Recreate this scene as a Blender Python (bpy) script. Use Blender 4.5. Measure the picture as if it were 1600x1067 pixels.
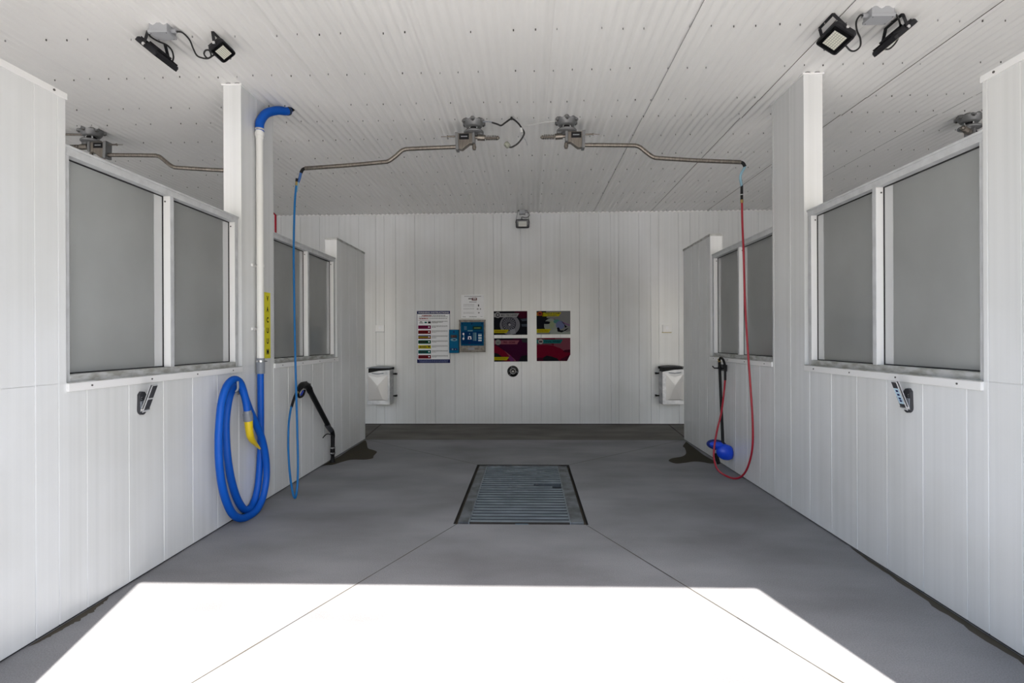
import bpy, bmesh, math, random
from mathutils import Vector, Matrix
random.seed(7)
C = bpy.context.scene.collection
sc = bpy.context.scene
for o in list(bpy.data.objects): bpy.data.objects.remove(o)
PI = math.pi

# ------------------------------------------------------------------ camera
F_PX, CY, YAW, ROLL, CAM_H = 833.3, 530.27, 0.0302, -0.0043, 1.5
cam = bpy.data.cameras.new('camera'); cam_o = bpy.data.objects.new('camera', cam); C.objects.link(cam_o)
cam.sensor_width = 36.0; cam.lens = F_PX / 1600 * 36.0; cam.shift_y = -(533.5 - CY) / 1600
cam.clip_start = 0.02; cam.clip_end = 300
cam_o.location = (0, 0, CAM_H)
cam_o.matrix_world = Matrix.Translation((0, 0, CAM_H)) @ Matrix.Rotation(YAW, 4, 'Z') @ Matrix.Rotation(PI/2, 4, 'X') @ Matrix.Rotation(ROLL, 4, 'Z')
sc.camera = cam_o
# ------------------------------------------------------------------ light
w = bpy.data.worlds.new('sky'); sc.world = w; w.use_nodes = True
nt = w.node_tree; nt.nodes.clear()
out = nt.nodes.new('ShaderNodeOutputWorld'); bg = nt.nodes.new('ShaderNodeBackground'); sky = nt.nodes.new('ShaderNodeTexSky')
sky.sky_type = 'NISHITA'; sky.sun_disc = False; sky.sun_elevation = math.radians(52); sky.sun_rotation = math.radians(165)
sky.air_density = 1.0; sky.dust_density = 2.5; sky.ozone_density = 0.8
bg.inputs['Strength'].default_value = 0.30
nt.links.new(sky.outputs[0], bg.inputs[0]); nt.links.new(bg.outputs[0], out.inputs[0])
sun = bpy.data.lights.new('sun', 'SUN'); sun.energy = 13; sun.angle = math.radians(0.53); sun.color = (1, 0.94, 0.86)
sun_o = bpy.data.objects.new('sun', sun); C.objects.link(sun_o)
sun_o.rotation_euler = Vector((-0.577, 2.24, -3.0)).to_track_quat('-Z', 'Y').to_euler(); sun_o.location = (3, -8, 14)
sc.view_settings.view_transform = 'Standard'; sc.view_settings.look = 'None'
sc.view_settings.gamma = 1.0; sc.view_settings.use_curve_mapping = False
sc.view_settings.exposure = 0.58
try: sc.cycles.max_bounces = 16; sc.cycles.diffuse_bounces = 10
except Exception: pass

# ------------------------------------------------------------------ dimensions (metres)
XL, XR, YB, ZC = -2.465, 2.307, 9.412, 3.733      # bay walls, back wall, ceiling
TW = 0.155                                        # partition thickness
YF = 1.0                                          # outer face of the front wall
OUT_L, OUT_R = XL - TW - 4.772, XR + TW + 4.772   # far walls of the neighbouring bays
YE = 7.985                                        # end of the partitions
ZS, ZT, ZW = 1.278, 2.5535, 2.82                  # window sill, window top, partition top

def PX(x, y, X=None, Y=None, Z=None):
    """the point on a plane of the building seen at a place of the photograph"""
    a, b = x - 800, y - CY; c, s = math.cos(ROLL), math.sin(ROLL)
    lat, up = (a*c + b*s) / F_PX, -(-a*s + b*c) / F_PX
    c, s = math.cos(YAW), math.sin(YAW)
    d = Vector((lat*c - s, lat*s + c, up))
    if X is not None: t = X / d.x
    elif Y is not None: t = Y / d.y
    else: t = (Z - CAM_H) / d.z
    return Vector((0, 0, CAM_H)) + d * t

# ------------------------------------------------------------------ materials
MATS = {}
def mat(name, col, rough=0.5, metal=0.0, spec=0.5, coat=0.0):
    if name in MATS: return MATS[name]
    m = bpy.data.materials.new(name); m.use_nodes = True; b = m.node_tree.nodes['Principled BSDF']
    b.inputs['Base Color'].default_value = (*col, 1); b.inputs['Roughness'].default_value = rough
    b.inputs['Metallic'].default_value = metal; b.inputs['Specular IOR Level'].default_value = spec
    b.inputs['Coat Weight'].default_value = coat
    MATS[name] = m; m.diffuse_color = (*col, 1)
    return m
def nd(m, t): return m.node_tree.nodes.new(t)
def lk(m, a, b): m.node_tree.links.new(a, b)
def coords(m, scale):
    tc = nd(m, 'ShaderNodeTexCoord'); mp = nd(m, 'ShaderNodeMapping'); mp.inputs['Scale'].default_value = scale
    lk(m, tc.outputs['Object'], mp.inputs['Vector']); return mp.outputs['Vector']
def noisy(m, scale, c1, c2, lo=0.35, hi=0.65, detail=5, rough_rng=None, bump=None):
    b = m.node_tree.nodes['Principled BSDF']; n = nd(m, 'ShaderNodeTexNoise'); n.inputs['Scale'].default_value = 1; n.inputs['Detail'].default_value = detail
    lk(m, coords(m, scale), n.inputs['Vector']); r = nd(m, 'ShaderNodeValToRGB')
    r.color_ramp.elements[0].position = lo; r.color_ramp.elements[0].color = (*c1, 1); r.color_ramp.elements[1].position = hi; r.color_ramp.elements[1].color = (*c2, 1)
    lk(m, n.outputs['Fac'], r.inputs['Fac']); lk(m, r.outputs['Color'], b.inputs['Base Color'])
    if rough_rng:
        q = nd(m, 'ShaderNodeMapRange'); q.inputs['To Min'].default_value = rough_rng[0]; q.inputs['To Max'].default_value = rough_rng[1]
        lk(m, n.outputs['Fac'], q.inputs['Value']); lk(m, q.outputs[0], b.inputs['Roughness'])
    if bump:
        bp = nd(m, 'ShaderNodeBump'); bp.inputs['Strength'].default_value = bump; bp.inputs['Distance'].default_value = 0.002
        lk(m, n.outputs['Fac'], bp.inputs['Height']); lk(m, bp.outputs[0], b.inputs['Normal'])
    return r.outputs['Color'], n
def pvc_material():
    m = mat('white_pvc_liner', (.8, .8, .78), 0.22, spec=0.5); b = m.node_tree.nodes['Principled BSDF']
    col, n = noisy(m, (22, 22, .22), (.685, .70, .708), (.738, .752, .762), .3, .62, 5)
    # dust and splash marks of their own shape along the bottom and in blotches
    n2 = nd(m, 'ShaderNodeTexNoise'); n2.inputs['Scale'].default_value = 1; n2.inputs['Detail'].default_value = 6; lk(m, coords(m, (1.1, 1.1, .9)), n2.inputs['Vector'])
    r2 = nd(m, 'ShaderNodeValToRGB'); r2.color_ramp.elements[0].position = .42; r2.color_ramp.elements[0].color = (.93, .925, .91, 1); r2.color_ramp.elements[1].position = .6; r2.color_ramp.elements[1].color = (1, 1, 1, 1)
    lk(m, n2.outputs['Fac'], r2.inputs['Fac'])
    mx = nd(m, 'ShaderNodeMix'); mx.data_type = 'RGBA'; mx.blend_type = 'MULTIPLY'; mx.inputs['Factor'].default_value = 1
    lk(m, col, mx.inputs['A']); lk(m, r2.outputs['Color'], mx.inputs['B']); lk(m, mx.outputs['Result'], b.inputs['Base Color'])
    # fine ribs of the panels
    n3 = nd(m, 'ShaderNodeTexNoise'); n3.inputs['Scale'].default_value = 1; n3.inputs['Detail'].default_value = 2; lk(m, coords(m, (55, 55, .15)), n3.inputs['Vector'])
    bp = nd(m, 'ShaderNodeBump'); bp.inputs['Strength'].default_value = .12; bp.inputs['Distance'].default_value = .004
    lk(m, n3.outputs['Fac'], bp.inputs['Height']); lk(m, bp.outputs[0], b.inputs['Normal'])
    return m
def concrete_material():
    m = mat('broom_finished_concrete', (.2, .2, .2), 0.75, spec=0.35); b = m.node_tree.nodes['Principled BSDF']
    col, n = noisy(m, (.9, 1.6, 1), (.168, .170, .180), (.262, .268, .285), .32, .68, 8, bump=.0)
    n2 = nd(m, 'ShaderNodeTexNoise'); n2.inputs['Scale'].default_value = 1; n2.inputs['Detail'].default_value = 3; lk(m, coords(m, (160, 160, 1)), n2.inputs['Vector'])
    r2 = nd(m, 'ShaderNodeValToRGB'); r2.color_ramp.elements[0].position = .3; r2.color_ramp.elements[0].color = (.8, .8, .8, 1); r2.color_ramp.elements[1].position = .7; r2.color_ramp.elements[1].color = (1.12, 1.12, 1.12, 1)
    lk(m, n2.outputs['Fac'], r2.inputs['Fac'])
    mx = nd(m, 'ShaderNodeMix'); mx.data_type = 'RGBA'; mx.blend_type = 'MULTIPLY'; mx.inputs['Factor'].default_value = 1
    lk(m, col, mx.inputs['A']); lk(m, r2.outputs['Color'], mx.inputs['B']); lk(m, mx.outputs['Result'], b.inputs['Base Color'])
    bp = nd(m, 'ShaderNodeBump'); bp.inputs['Strength'].default_value = .35; bp.inputs['Distance'].default_value = .002
    lk(m, n2.outputs['Fac'], bp.inputs['Height']); lk(m, bp.outputs[0], b.inputs['Normal'])
    return m
def brown_concrete():
    m = mat('dark_brown_concrete', (.12, .11, .1), .7, spec=.3); noisy(m, (1.4, 3, 1), (.085, .078, .068), (.15, .142, .13), .32, .68, 8); return m  # darker, browner concrete for the slab behind the rear joint
def frosted_material():
    m = bpy.data.materials.new('frosted_grey_glazing'); m.use_nodes = True; MATS['glz'] = m
    t = m.node_tree; t.nodes.clear()
    o = nd(m, 'ShaderNodeOutputMaterial'); d = nd(m, 'ShaderNodeBsdfDiffuse'); tr = nd(m, 'ShaderNodeBsdfTranslucent'); g = nd(m, 'ShaderNodeBsdfGlossy')
    n = nd(m, 'ShaderNodeTexNoise'); n.inputs['Scale'].default_value = 1; n.inputs['Detail'].default_value = 5; lk(m, coords(m, (2.2, 2.2, 1.6)), n.inputs['Vector'])
    r = nd(m, 'ShaderNodeValToRGB'); r.color_ramp.elements[0].color = (.45, .46, .455, 1); r.color_ramp.elements[1].color = (.58, .595, .59, 1); r.color_ramp.elements[0].position = .35; r.color_ramp.elements[1].position = .7
    lk(m, n.outputs['Fac'], r.inputs['Fac']); lk(m, r.outputs['Color'], d.inputs['Color']); tr.inputs['Color'].default_value = (.62, .64, .63, 1)
    a0 = nd(m, 'ShaderNodeMixShader'); a0.inputs[0].default_value = .35; lk(m, d.outputs[0], a0.inputs[1]); lk(m, tr.outputs[0], a0.inputs[2])
    rf = nd(m, 'ShaderNodeBsdfRefraction'); rf.inputs['Roughness'].default_value = .42; rf.inputs['IOR'].default_value = 1.2; rf.inputs['Color'].default_value = (.85, .87, .87, 1)
    a = nd(m, 'ShaderNodeMixShader'); a.inputs[0].default_value = .30; lk(m, a0.outputs[0], a.inputs[1]); lk(m, rf.outputs[0], a.inputs[2])
    fr = nd(m, 'ShaderNodeFresnel'); fr.inputs['IOR'].default_value = 1.5; g.inputs['Roughness'].default_value = .06
    b = nd(m, 'ShaderNodeMixShader'); lk(m, fr.outputs[0], b.inputs[0]); lk(m, a.outputs[0], b.inputs[1]); lk(m, g.outputs[0], b.inputs[2]); lk(m, b.outputs[0], o.inputs[0])
    return m
PVC = pvc_material(); CONC = concrete_material(); CONC2 = brown_concrete(); FROST = frosted_material()
CEIL = mat('white_corrugated_steel', (.8, .8, .79), .38, spec=.5); noisy(CEIL, (.8, .5, 1), (.79, .785, .77), (.86, .855, .84), .3, .7, 6)
JAMB_IMG = mat('pale_jamb_image', (.56, .57, .575), .25)
ALU = mat('weathered_aluminium', (.52, .54, .56), .5, .12); noisy(ALU, (14, 14, 14), (.50, .51, .52), (.60, .615, .63), .3, .7, 4)
ALU_DIRTY = mat('mossy_aluminium', (.4, .4, .38), .65, .15); noisy(ALU_DIRTY, (10, 10, 30), (.30, .30, .275), (.50, .51, .51), .38, .62, 6)
WHITE = mat('white_trim', (.80, .80, .80), .35); GASKET = mat('black_gasket', (.012, .012, .014), .6)
DARK = mat('dark_gap', (.03, .028, .025), .9); STAIN = mat('wet_dark_stain', (.040, .034, .022), .75, spec=.15); MOSS = mat('brown_grime', (.05, .043, .03), .85)
STEEL = mat('brushed_stainless_steel', (.3, .27, .24), .36, .8); noisy(STEEL, (60, 60, 8), (.16, .14, .12), (.26, .235, .205), .3, .7, 4)
CAST = mat('cast_grey_aluminium', (.20, .203, .207), .45, .5); CHROME = mat('chrome', (.7, .7, .7), .15, 1)
BLACK = mat('matt_black_plastic', (.008, .008, .009), .55, spec=.22); BLACKG = mat('gloss_black', (.006, .006, .007), .08, coat=.5)
CHAR = mat('charcoal_enamel', (.016, .016, .019), .5, spec=.25); SLATE = mat('dark_grey_plastic', (.045, .046, .052), .55, spec=.3)
LENS = mat('led_lens', (.55, .55, .50), .15); LED = mat('led_strip', (.85, .85, .70), .3)
JBOX = mat('light_grey_box', (.36, .37, .39), .5); CABLE = mat('black_cable', (.015, .015, .015), .5); ROPE = mat('clear_tie', (.6, .6, .58), .4)
VBLUE = mat('blue_vacuum_hose', (.002, .095, .50), .45, spec=.3); PBLUE = mat('blue_pressure_hose', (.008, .14, .38), .4, spec=.3); SBLUE = mat('clear_blue_sleeve', (.04, .12, .34), .25)
PALEBLUE = mat('pale_blue_sleeve', (.25, .42, .52), .35)
RED = mat('red_pressure_hose', (.33, .006, .022), .32); YEL = mat('yellow_plastic', (.72, .52, .01), .4); SIGNY = mat('yellow_sign', (.72, .66, .01), .45)
CUFF = mat('grey_cuff', (.22, .24, .27), .45); WPIPE = mat('white_pipe', (.80, .80, .77), .3); BRASS = mat('brass', (.45, .32, .12), .35, .8)
BRUSHB = mat('blue_brush', (.002, .055, .60), .4); BRUSHD = mat('dark_blue_bristle', (.006, .02, .16), .8)
BINM = mat('galvanised_bin', (.50, .50, .52), .42, .55); noisy(BINM, (9, 9, 14), (.40, .41, .43), (.60, .60, .61), .35, .65, 5)
BAG = mat('bin_pale_panel', (.5, .49, .48), .38, .45); BOXST = mat('brown_grey_steel', (.2, .18, .155), .5, .4); noisy(BOXST, (20, 20, 20), (.15, .135, .12), (.26, .24, .215))
GRATE = mat('galvanised_grate', (.13, .16, .18), .42, .55); noisy(GRATE, (4, 9, 9), (.16, .195, .22), (.27, .32, .36), .32, .68, 6)
SLATSHADE = mat('shaded_slat_side', (.065, .08, .092), .6, .2)  # slat flanks darkened: shade between the slats is in this colour
GRATED = mat('grate_plate', (.10, .11, .12), .5, .5); noisy(GRATED, (7, 7, 7), (.07, .078, .085), (.19, .215, .235), .35, .65, 5)
NAVY = mat('ink_navy', (.010, .013, .09), .6, spec=.2); PAPER = mat('paper_white', (.84, .85, .87), .6, spec=.2); INK = mat('ink_text', (.03, .03, .035), .6, spec=.2); INKG = mat('ink_grey', (.26, .26, .27), .5)
def ink(name, c, r=.4): return mat('ink_' + name, tuple(q*.72 for q in c), .8, spec=.06)

# ------------------------------------------------------------------ mesh helper
ROOT = {}
def catmull(pts, per=8):
    P = [Vector(p) for p in pts]; P = [P[0]*2 - P[1]] + P + [P[-1]*2 - P[-2]]; o = []
    for i in range(1, len(P) - 2):
        a, b, c, d = P[i-1:i+3]
        for k in range(per):
            t = k / per
            o.append(.5 * ((2*b) + (c - a)*t + (2*a - 5*b + 4*c - d)*t*t + (3*b - a - 3*c + d)*t**3))
    o.append(P[-2]); return o
def resample(path, step):
    o = [path[0].copy()]; need = step
    for a, b in zip(path[:-1], path[1:]):
        L = (b - a).length; pos = 0
        while L - pos >= need:
            pos += need; o.append(a.lerp(b, pos / L)); need = step
        need -= (L - pos)
    o.append(path[-1].copy()); return o
class MB:
    def __init__(s): s.v = []; s.f = []; s.mi = []; s.sm = []; s.mats = []
    def idx(s, m):
        if m not in s.mats: s.mats.append(m)
        return s.mats.index(m)
    def add(s, vs, fs, m, smooth=False):
        b = len(s.v); i = s.idx(m); s.v += [Vector(v) for v in vs]
        for f in fs: s.f.append([b + k for k in f]); s.mi.append(i); s.sm.append(smooth)
        return s
    def box(s, a, b, m, M=None):
        x0, y0, z0 = a; x1, y1, z1 = b
        x0, x1 = min(x0, x1), max(x0, x1); y0, y1 = min(y0, y1), max(y0, y1); z0, z1 = min(z0, z1), max(z0, z1)
        vs = [Vector(p) for p in ((x0,y0,z0),(x1,y0,z0),(x1,y1,z0),(x0,y1,z0),(x0,y0,z1),(x1,y0,z1),(x1,y1,z1),(x0,y1,z1))]
        if M: vs = [M @ v for v in vs]
        return s.add(vs, [(0,3,2,1),(4,5,6,7),(0,1,5,4),(1,2,6,5),(2,3,7,6),(3,0,4,7)], m)
    def cbox(s, c, size, m, M=None):
        c = Vector(c); h = Vector(size) / 2; return s.box(c - h, c + h, m, M)
    def tube(s, path, r, m, n=12, radii=None, cap=True):
        P = [Vector(p) for p in path]; N = len(P); rings = []
        t = (P[1] - P[0]).normalized(); u = t.orthogonal().normalized()
        vs = []; fs = []
        for i in range(N):
            t2 = (P[min(i+1, N-1)] - P[max(i-1, 0)])
            t2 = t2.normalized() if t2.length > 1e-9 else t
            q = t.rotation_difference(t2); u = (q @ u).normalized(); t = t2; w_ = t.cross(u)
            rr = radii[i] if radii else r
            vs += [P[i] + (u*math.cos(2*PI*k/n) + w_*math.sin(2*PI*k/n))*rr for k in range(n)]
        for i in range(N-1):
            for k in range(n): fs.append((i*n+k, i*n+(k+1) % n, (i+1)*n+(k+1) % n, (i+1)*n+k))
        s.add(vs, fs, m, True)
        if cap:
            s.add(vs[:n], [tuple(reversed(range(n)))], m); s.add(vs[-n:], [tuple(range(n))], m)
        return s
    def cyl(s, p0, p1, r, m, r1=None, n=20):
        return s.tube([p0, p1], r, m, n, radii=[r, r if r1 is None else r1])
    def lathe(s, prof, o, axis, m, n=28):
        a = Vector(axis).normalized(); u = a.orthogonal().normalized(); w_ = a.cross(u); o = Vector(o); vs = []; fs = []
        for r, h in prof: vs += [o + a*h + (u*math.cos(2*PI*k/n) + w_*math.sin(2*PI*k/n))*max(r, 1e-5) for k in range(n)]
        for i in range(len(prof)-1):
            for k in range(n): fs.append((i*n+k, i*n+(k+1) % n, (i+1)*n+(k+1) % n, (i+1)*n+k))
        return s.add(vs, fs, m, True)
    def prism(s, poly, o, u, v, depth, m):
        o, u, v = Vector(o), Vector(u), Vector(v); n_ = u.cross(v).normalized() * depth; N = len(poly)
        A = [o + u*a + v*b for a, b in poly]; B = [p + n_ for p in A]
        return s.add(A + B, [tuple(reversed(range(N))), tuple(range(N, 2*N))] + [(i, (i+1) % N, (i+1) % N + N, i + N) for i in range(N)], m)
    def flat(s, pts, m): return s.add(pts, [tuple(range(len(pts)))], m)
    def text(s, txt, o, u, v, size, m, width=None, align='CENTER', bold=0.0):
        cu = bpy.data.curves.new('t', 'FONT'); cu.body = txt; cu.size = 1; cu.align_x = align; cu.align_y = 'CENTER'; cu.resolution_u = 3; cu.offset = bold
        ob = bpy.data.objects.new('t', cu); C.objects.link(ob); bpy.context.view_layer.update()
        me = bpy.data.meshes.new_from_object(ob.evaluated_get(bpy.context.evaluated_depsgraph_get()))
        if me.vertices:
            xs = [q.co.x for q in me.vertices]; ys = [q.co.y for q in me.vertices]
            cx, cy_ = (min(xs)+max(xs))/2, (min(ys)+max(ys))/2; hh = max(ys)-min(ys); ww = max(xs)-min(xs)
            ky = size / hh; kx = (width / ww) if width else ky
            o, u, v = Vector(o), Vector(u), Vector(v)
            s.add([o + u*((q.co.x-cx)*kx) + v*((q.co.y-cy_)*ky) for q in me.vertices], [tuple(p.vertices) for p in me.polygons], m)
        bpy.data.objects.remove(ob); bpy.data.curves.remove(cu); bpy.data.meshes.remove(me)
        return s
    def build(s, name, parent=None, bevel=0, local=False, seg=2):
        me = bpy.data.meshes.new(name)
        Mi = Matrix() if (parent is None or local) else ROOT[parent].inverted()
        me.from_pydata([Mi @ v for v in s.v], [], s.f)
        for m in s.mats: me.materials.append(m)
        me.polygons.foreach_set('material_index', s.mi); me.polygons.foreach_set('use_smooth', s.sm); me.update()
        o = bpy.data.objects.new(name, me); C.objects.link(o)
        if parent is not None: o.parent = parent
        ROOT[o] = ROOT.get(parent, Matrix())
        if bevel:
            md = o.modifiers.new('edge', 'BEVEL'); md.width = bevel; md.segments = seg; md.limit_method = 'ANGLE'; md.angle_limit = math.radians(50); md.harden_normals = False
        return o
def tag(o, label, cat, group=None):
    o['label'] = label; o['category'] = cat
    if group: o['group'] = group
    return o
def thing(name, label, cat, loc=(0, 0, 0), rotz=0, group=None):
    o = bpy.data.objects.new(name, None); C.objects.link(o); o.location = loc; o.rotation_euler = (0, 0, rotz); o.empty_display_size = .1
    ROOT[o] = Matrix.Translation(loc) @ Matrix.Rotation(rotz, 4, 'Z')
    return tag(o, label, cat, group)
def struct(o, label=None):
    o['kind'] = 'structure'
    if label: o['label'] = label
    return o
def dup(root, loc, rotz, label, group=None):
    r = root.copy(); C.objects.link(r); r.location = loc; r.rotation_euler = (0, 0, rotz); r['label'] = label
    ROOT[r] = Matrix.Translation(loc) @ Matrix.Rotation(rotz, 4, 'Z')
    if group: r['group'] = group
    for ch in list(root.children):
        c = ch.copy(); C.objects.link(c); c.parent = r; ROOT[c] = ROOT[r]
        for g in ch.children:
            d = g.copy(); C.objects.link(d); d.parent = c
    return r

# ================================================================== SETTING
# ---- floor with the drain pit
GX0, GX1, GY0, GY1 = -0.615, 0.480, 4.325, 6.385
def floor():
    b = MB(); x0, x1 = OUT_L, OUT_R; y0, y1 = YF, YB + .1
    xs = [x0, GX0, GX1, x1]; ys = [y0, GY0, GY1, y1]
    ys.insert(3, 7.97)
    for i in range(3):
        for j in range(4):
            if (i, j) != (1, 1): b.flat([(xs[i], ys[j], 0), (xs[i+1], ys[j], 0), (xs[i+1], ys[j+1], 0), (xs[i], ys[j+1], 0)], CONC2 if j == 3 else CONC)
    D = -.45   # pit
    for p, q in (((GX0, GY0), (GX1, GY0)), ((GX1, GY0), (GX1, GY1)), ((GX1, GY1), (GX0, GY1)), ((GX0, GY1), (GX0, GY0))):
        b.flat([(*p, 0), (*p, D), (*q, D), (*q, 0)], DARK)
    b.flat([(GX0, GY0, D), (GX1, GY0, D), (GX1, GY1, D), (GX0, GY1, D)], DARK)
    # saw-cut joints
    def joint(p, q, wd=.0035):
        p, q = Vector((*p, .0012)), Vector((*q, .0012)); n = Vector((-(q-p).y, (q-p).x, 0)).normalized() * wd
        k = max(2, int((q - p).length / .25)); prev = None
        for i in range(k):
            a, c = p.lerp(q, i/k), p.lerp(q, (i+1)/k); w0 = .8 + .4*random.random()
            b.flat([a + n*w0, a - n*w0, c - n*w0, c + n*w0], MOSS if i % 3 else DARK)
    joint((GX0+.03, GY0), (-2.05, 1.0)); joint((GX1-.02, GY0), (1.99, 1.0))
    joint((GX0+.0, GY1), (XL+.02, 7.97), .0035); joint((GX1, GY1), (XR-.02, 7.97), .0035)
    joint((XL, 7.97), (XR, 7.97), .006)
    joint((-2.50, 8.03), (-2.62, 9.38), .012); joint((2.36, 8.03), (2.445, 9.38), .012)
    def stain(pts, m=STAIN, z=.0008):
        ps = [PX(x, y, Z=z) for x, y in pts]; ps = catmull(ps + [ps[0]], 6)[:-1]
        b.flat([(max(XL, min(XR, p.x)), p.y, z) for p in ps], m)
    stain([(517, 719), (530, 713), (545, 703), (560, 694), (570, 688), (573, 692), (575, 700), (583, 703), (589, 706), (584, 712), (582, 716), (570, 718), (552, 718), (540, 720), (520, 726), (508, 727), (495, 731)])
    stain([(1072, 690), (1088, 702), (1100, 711), (1118, 722), (1110, 724), (1098, 722), (1085, 721), (1070, 723), (1056, 724), (1045, 720), (1050, 716), (1066, 713), (1072, 708), (1070, 700), (1067, 697)])
    # grime strip along the right-hand and the left-hand wall
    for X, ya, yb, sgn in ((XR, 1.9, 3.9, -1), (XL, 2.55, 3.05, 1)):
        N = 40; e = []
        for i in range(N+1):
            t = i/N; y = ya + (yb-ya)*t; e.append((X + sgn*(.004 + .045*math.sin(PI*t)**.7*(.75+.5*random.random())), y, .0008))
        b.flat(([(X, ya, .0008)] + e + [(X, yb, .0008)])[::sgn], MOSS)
    return struct(b.build('floor'), 'grey broom finished concrete slab with saw-cut joints running to a drain')
floor()
g = MB(); g.flat([(-40, -45, -.004), (40, -45, -.004), (40, YF, -.004), (-40, YF, -.004)], mat('outdoor_pavement', (.46, .45, .43), .85))
struct(g.build('ground'), 'sunlit pavement in front of the wash bays')

# ---- corrugated ceiling
def ceiling():
    b = MB(); PITCH, AMP, SEG = .078, .0100, 6
    seams = [1.17 + .985*k for k in range(-9, 8)]
    for (ya, yb, dz) in ((YF, 5.03, -.010), (5.02, 5.43, -.006), (5.42, YB + .04, .008)):
        for i in range(len(seams) - 1):
            a, c = seams[i], seams[i+1]
            a2, c2 = max(a, OUT_L), min(c, OUT_R)
            if a2 >= c2: continue
            n = int((c2 - a2) / (PITCH/SEG)); vs = []; fs = []
            for k in range(n+1):
                x = a2 + (c2-a2)*k/n; z = ZC + dz + AMP*math.cos(2*PI*x/PITCH) - .006*(c-x)/(c-a)
                vs += [(x, ya, z), (x, yb, z)]
            for k in range(n): fs.append((2*k, 2*k+1, 2*k+3, 2*k+2))
            b.add(vs, fs, CEIL, True)
            zz = ZC + dz + AMP*math.cos(2*PI*c2/PITCH)
            b.flat([(c2+.0005, ya, zz-.0055), (c2+.0005, yb, zz-.0055), (c2+.0005, yb, zz+.001), (c2+.0005, ya, zz+.001)], LAPSHADE)
    # screw heads in rows
    for y in (2.66, 3.24, 3.817, 4.394, 4.97, 5.33, 5.87, 6.452, 7.038, 7.60, 8.184, 8.76, 9.30):
        k = 0; x = OUT_L + .12
        while x < OUT_R - .1:
            if random.random() > .22:
                xx = x + random.uniform(-.006, .006); yy = y + random.uniform(-.012, .012); z = ZC - AMP - (.018 if y < 5.4 else .004); r = random.uniform(.003, .0052)
                vs = [(xx + r*math.cos(PI/3*q), yy + r*math.sin(PI/3*q), z) for q in range(6)] + [(xx + r*math.cos(PI/3*q), yy + r*math.sin(PI/3*q), z+.012) for q in range(6)]
                b.add(vs, [(5,4,3,2,1,0)] + [(q, (q+1) % 6, (q+1) % 6+6, q+6) for q in range(6)], SCREW if random.random() < .45 else SCREWL)
            x += PITCH*2
    # roof deck above
    b.box((OUT_L, YF, ZC+.12), (OUT_R, YB+.1, ZC+.2), CEIL)
    return struct(b.build('ceiling'), 'white corrugated steel ceiling with rows of screws')
SCREW = mat('screw_dark', (.10, .095, .09), .5, .4); SCREWL = mat('screw_light', (.3, .3, .29), .5, .4)
LAPSHADE = mat('sheet_lap_shade', (.10, .095, .09), .8)  # dark strip at the sheet laps; the gap's shadow is in the colour
ceiling()

# ---- walls from tongue-and-groove liner panels: a strip with V grooves at the seams
def panel_face(b, axis, const, nrm, a0, a1, z0, z1, seams, m=None):
    """vertical panelling on plane (axis X or Y)=const, running a0..a1; nrm = +1/-1 outward direction"""
    m = m or PVC; W, D = .004, .008
    us = [(a0, 0)]
    for q in sorted(seams):
        if a0 + .02 < q < a1 - .02: us += [(q - W, 0), (q, -D), (q + W, 0)]
    us.append((a1, 0))
    vs = []; fs = []
    for u_, d_ in us:
        c = const + nrm*d_
        for z in (z0, z1): vs.append((c, u_, z) if axis == 'X' else (u_, c, z))
    for k in range(len(us)-1): fs.append((2*k, 2*k+2, 2*k+3, 2*k+1) if (axis == 'X') == (nrm > 0) else (2*k+1, 2*k+3, 2*k+2, 2*k))
    b.add(vs, fs, m)
def partition(name, Xin, sgn, seams):
    """Xin: face to the middle bay; the wall's body lies on the far side (sgn = direction away from the bay)"""
    b = MB(); Xo = Xin + sgn*TW; core = .010
    pieces = [(YF+.15, 2.775, ZS-.0, ZW), (YF+.15, YE, .012, ZS), (4.524, 5.105, ZS, ZC-.004), (6.82, YE, ZS, ZW)]
    for (a0, a1, z0, z1) in pieces:
        xa, xb = sorted((Xin + sgn*core, Xo - sgn*core))
        b.box((xa, a0+.001, max(0, z0-.012)), (xb, a1-.001, z1-.002), DARK if z0 < .1 else WHITE)
        panel_face(b, 'X', Xin, -sgn, a0, a1, z0, z1, seams); panel_face(b, 'X', Xo, sgn, a0, a1, z0, z1, seams)
        x0, x1 = sorted((Xin, Xo))
        b.box((x0, a0, z0), (x1, a0+.0008, z1), PVC); b.box((x0, a1-.0008, z0), (x1, a1, z1), PVC); b.box((x0, a0, z1-.001), (x1, a1, z1), WHITE)
    return struct(b.build(name), 'white PVC panelled partition between wash bays')
seamL = [2.906 + .3125*k for k in range(-7, 18)] + [2.727]
seamR = [2.878 + .3135*k for k in range(-7, 18)] + [2.746]
partition('wall_left', XL, -1, seamL)
partition('wall_right', XR, 1, seamR)
bs = [-2.703, -2.554, -2.348, -2.004, -1.650, -1.297, -.956, -.605, -.463, -.118, .231, .569, .906, 1.249, 1.455, 1.589, 1.946, 2.15, 2.291, 2.635, 2.835, 2.99, 3.333, 3.675, 4.016] + [4.37+.35*k for k in range(9)] + [-3.01-.35*k for k in range(13)]
b = MB(); panel_face(b, 'Y', YB, -1, OUT_L, OUT_R, .012, ZC-.012, bs); b.box((OUT_L, YB+.012, .1), (OUT_R, YB+.15, ZC+.1), WHITE); b.box((OUT_L, YB+.010, 0), (OUT_R, YB+.15, .1), DARK); b.box((OUT_L, YB-.002, ZC-.03), (OUT_R, YB+.012, ZC-.012), PVC)
struct(b.build('wall_back'), 'white vertical panelled back wall')
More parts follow.
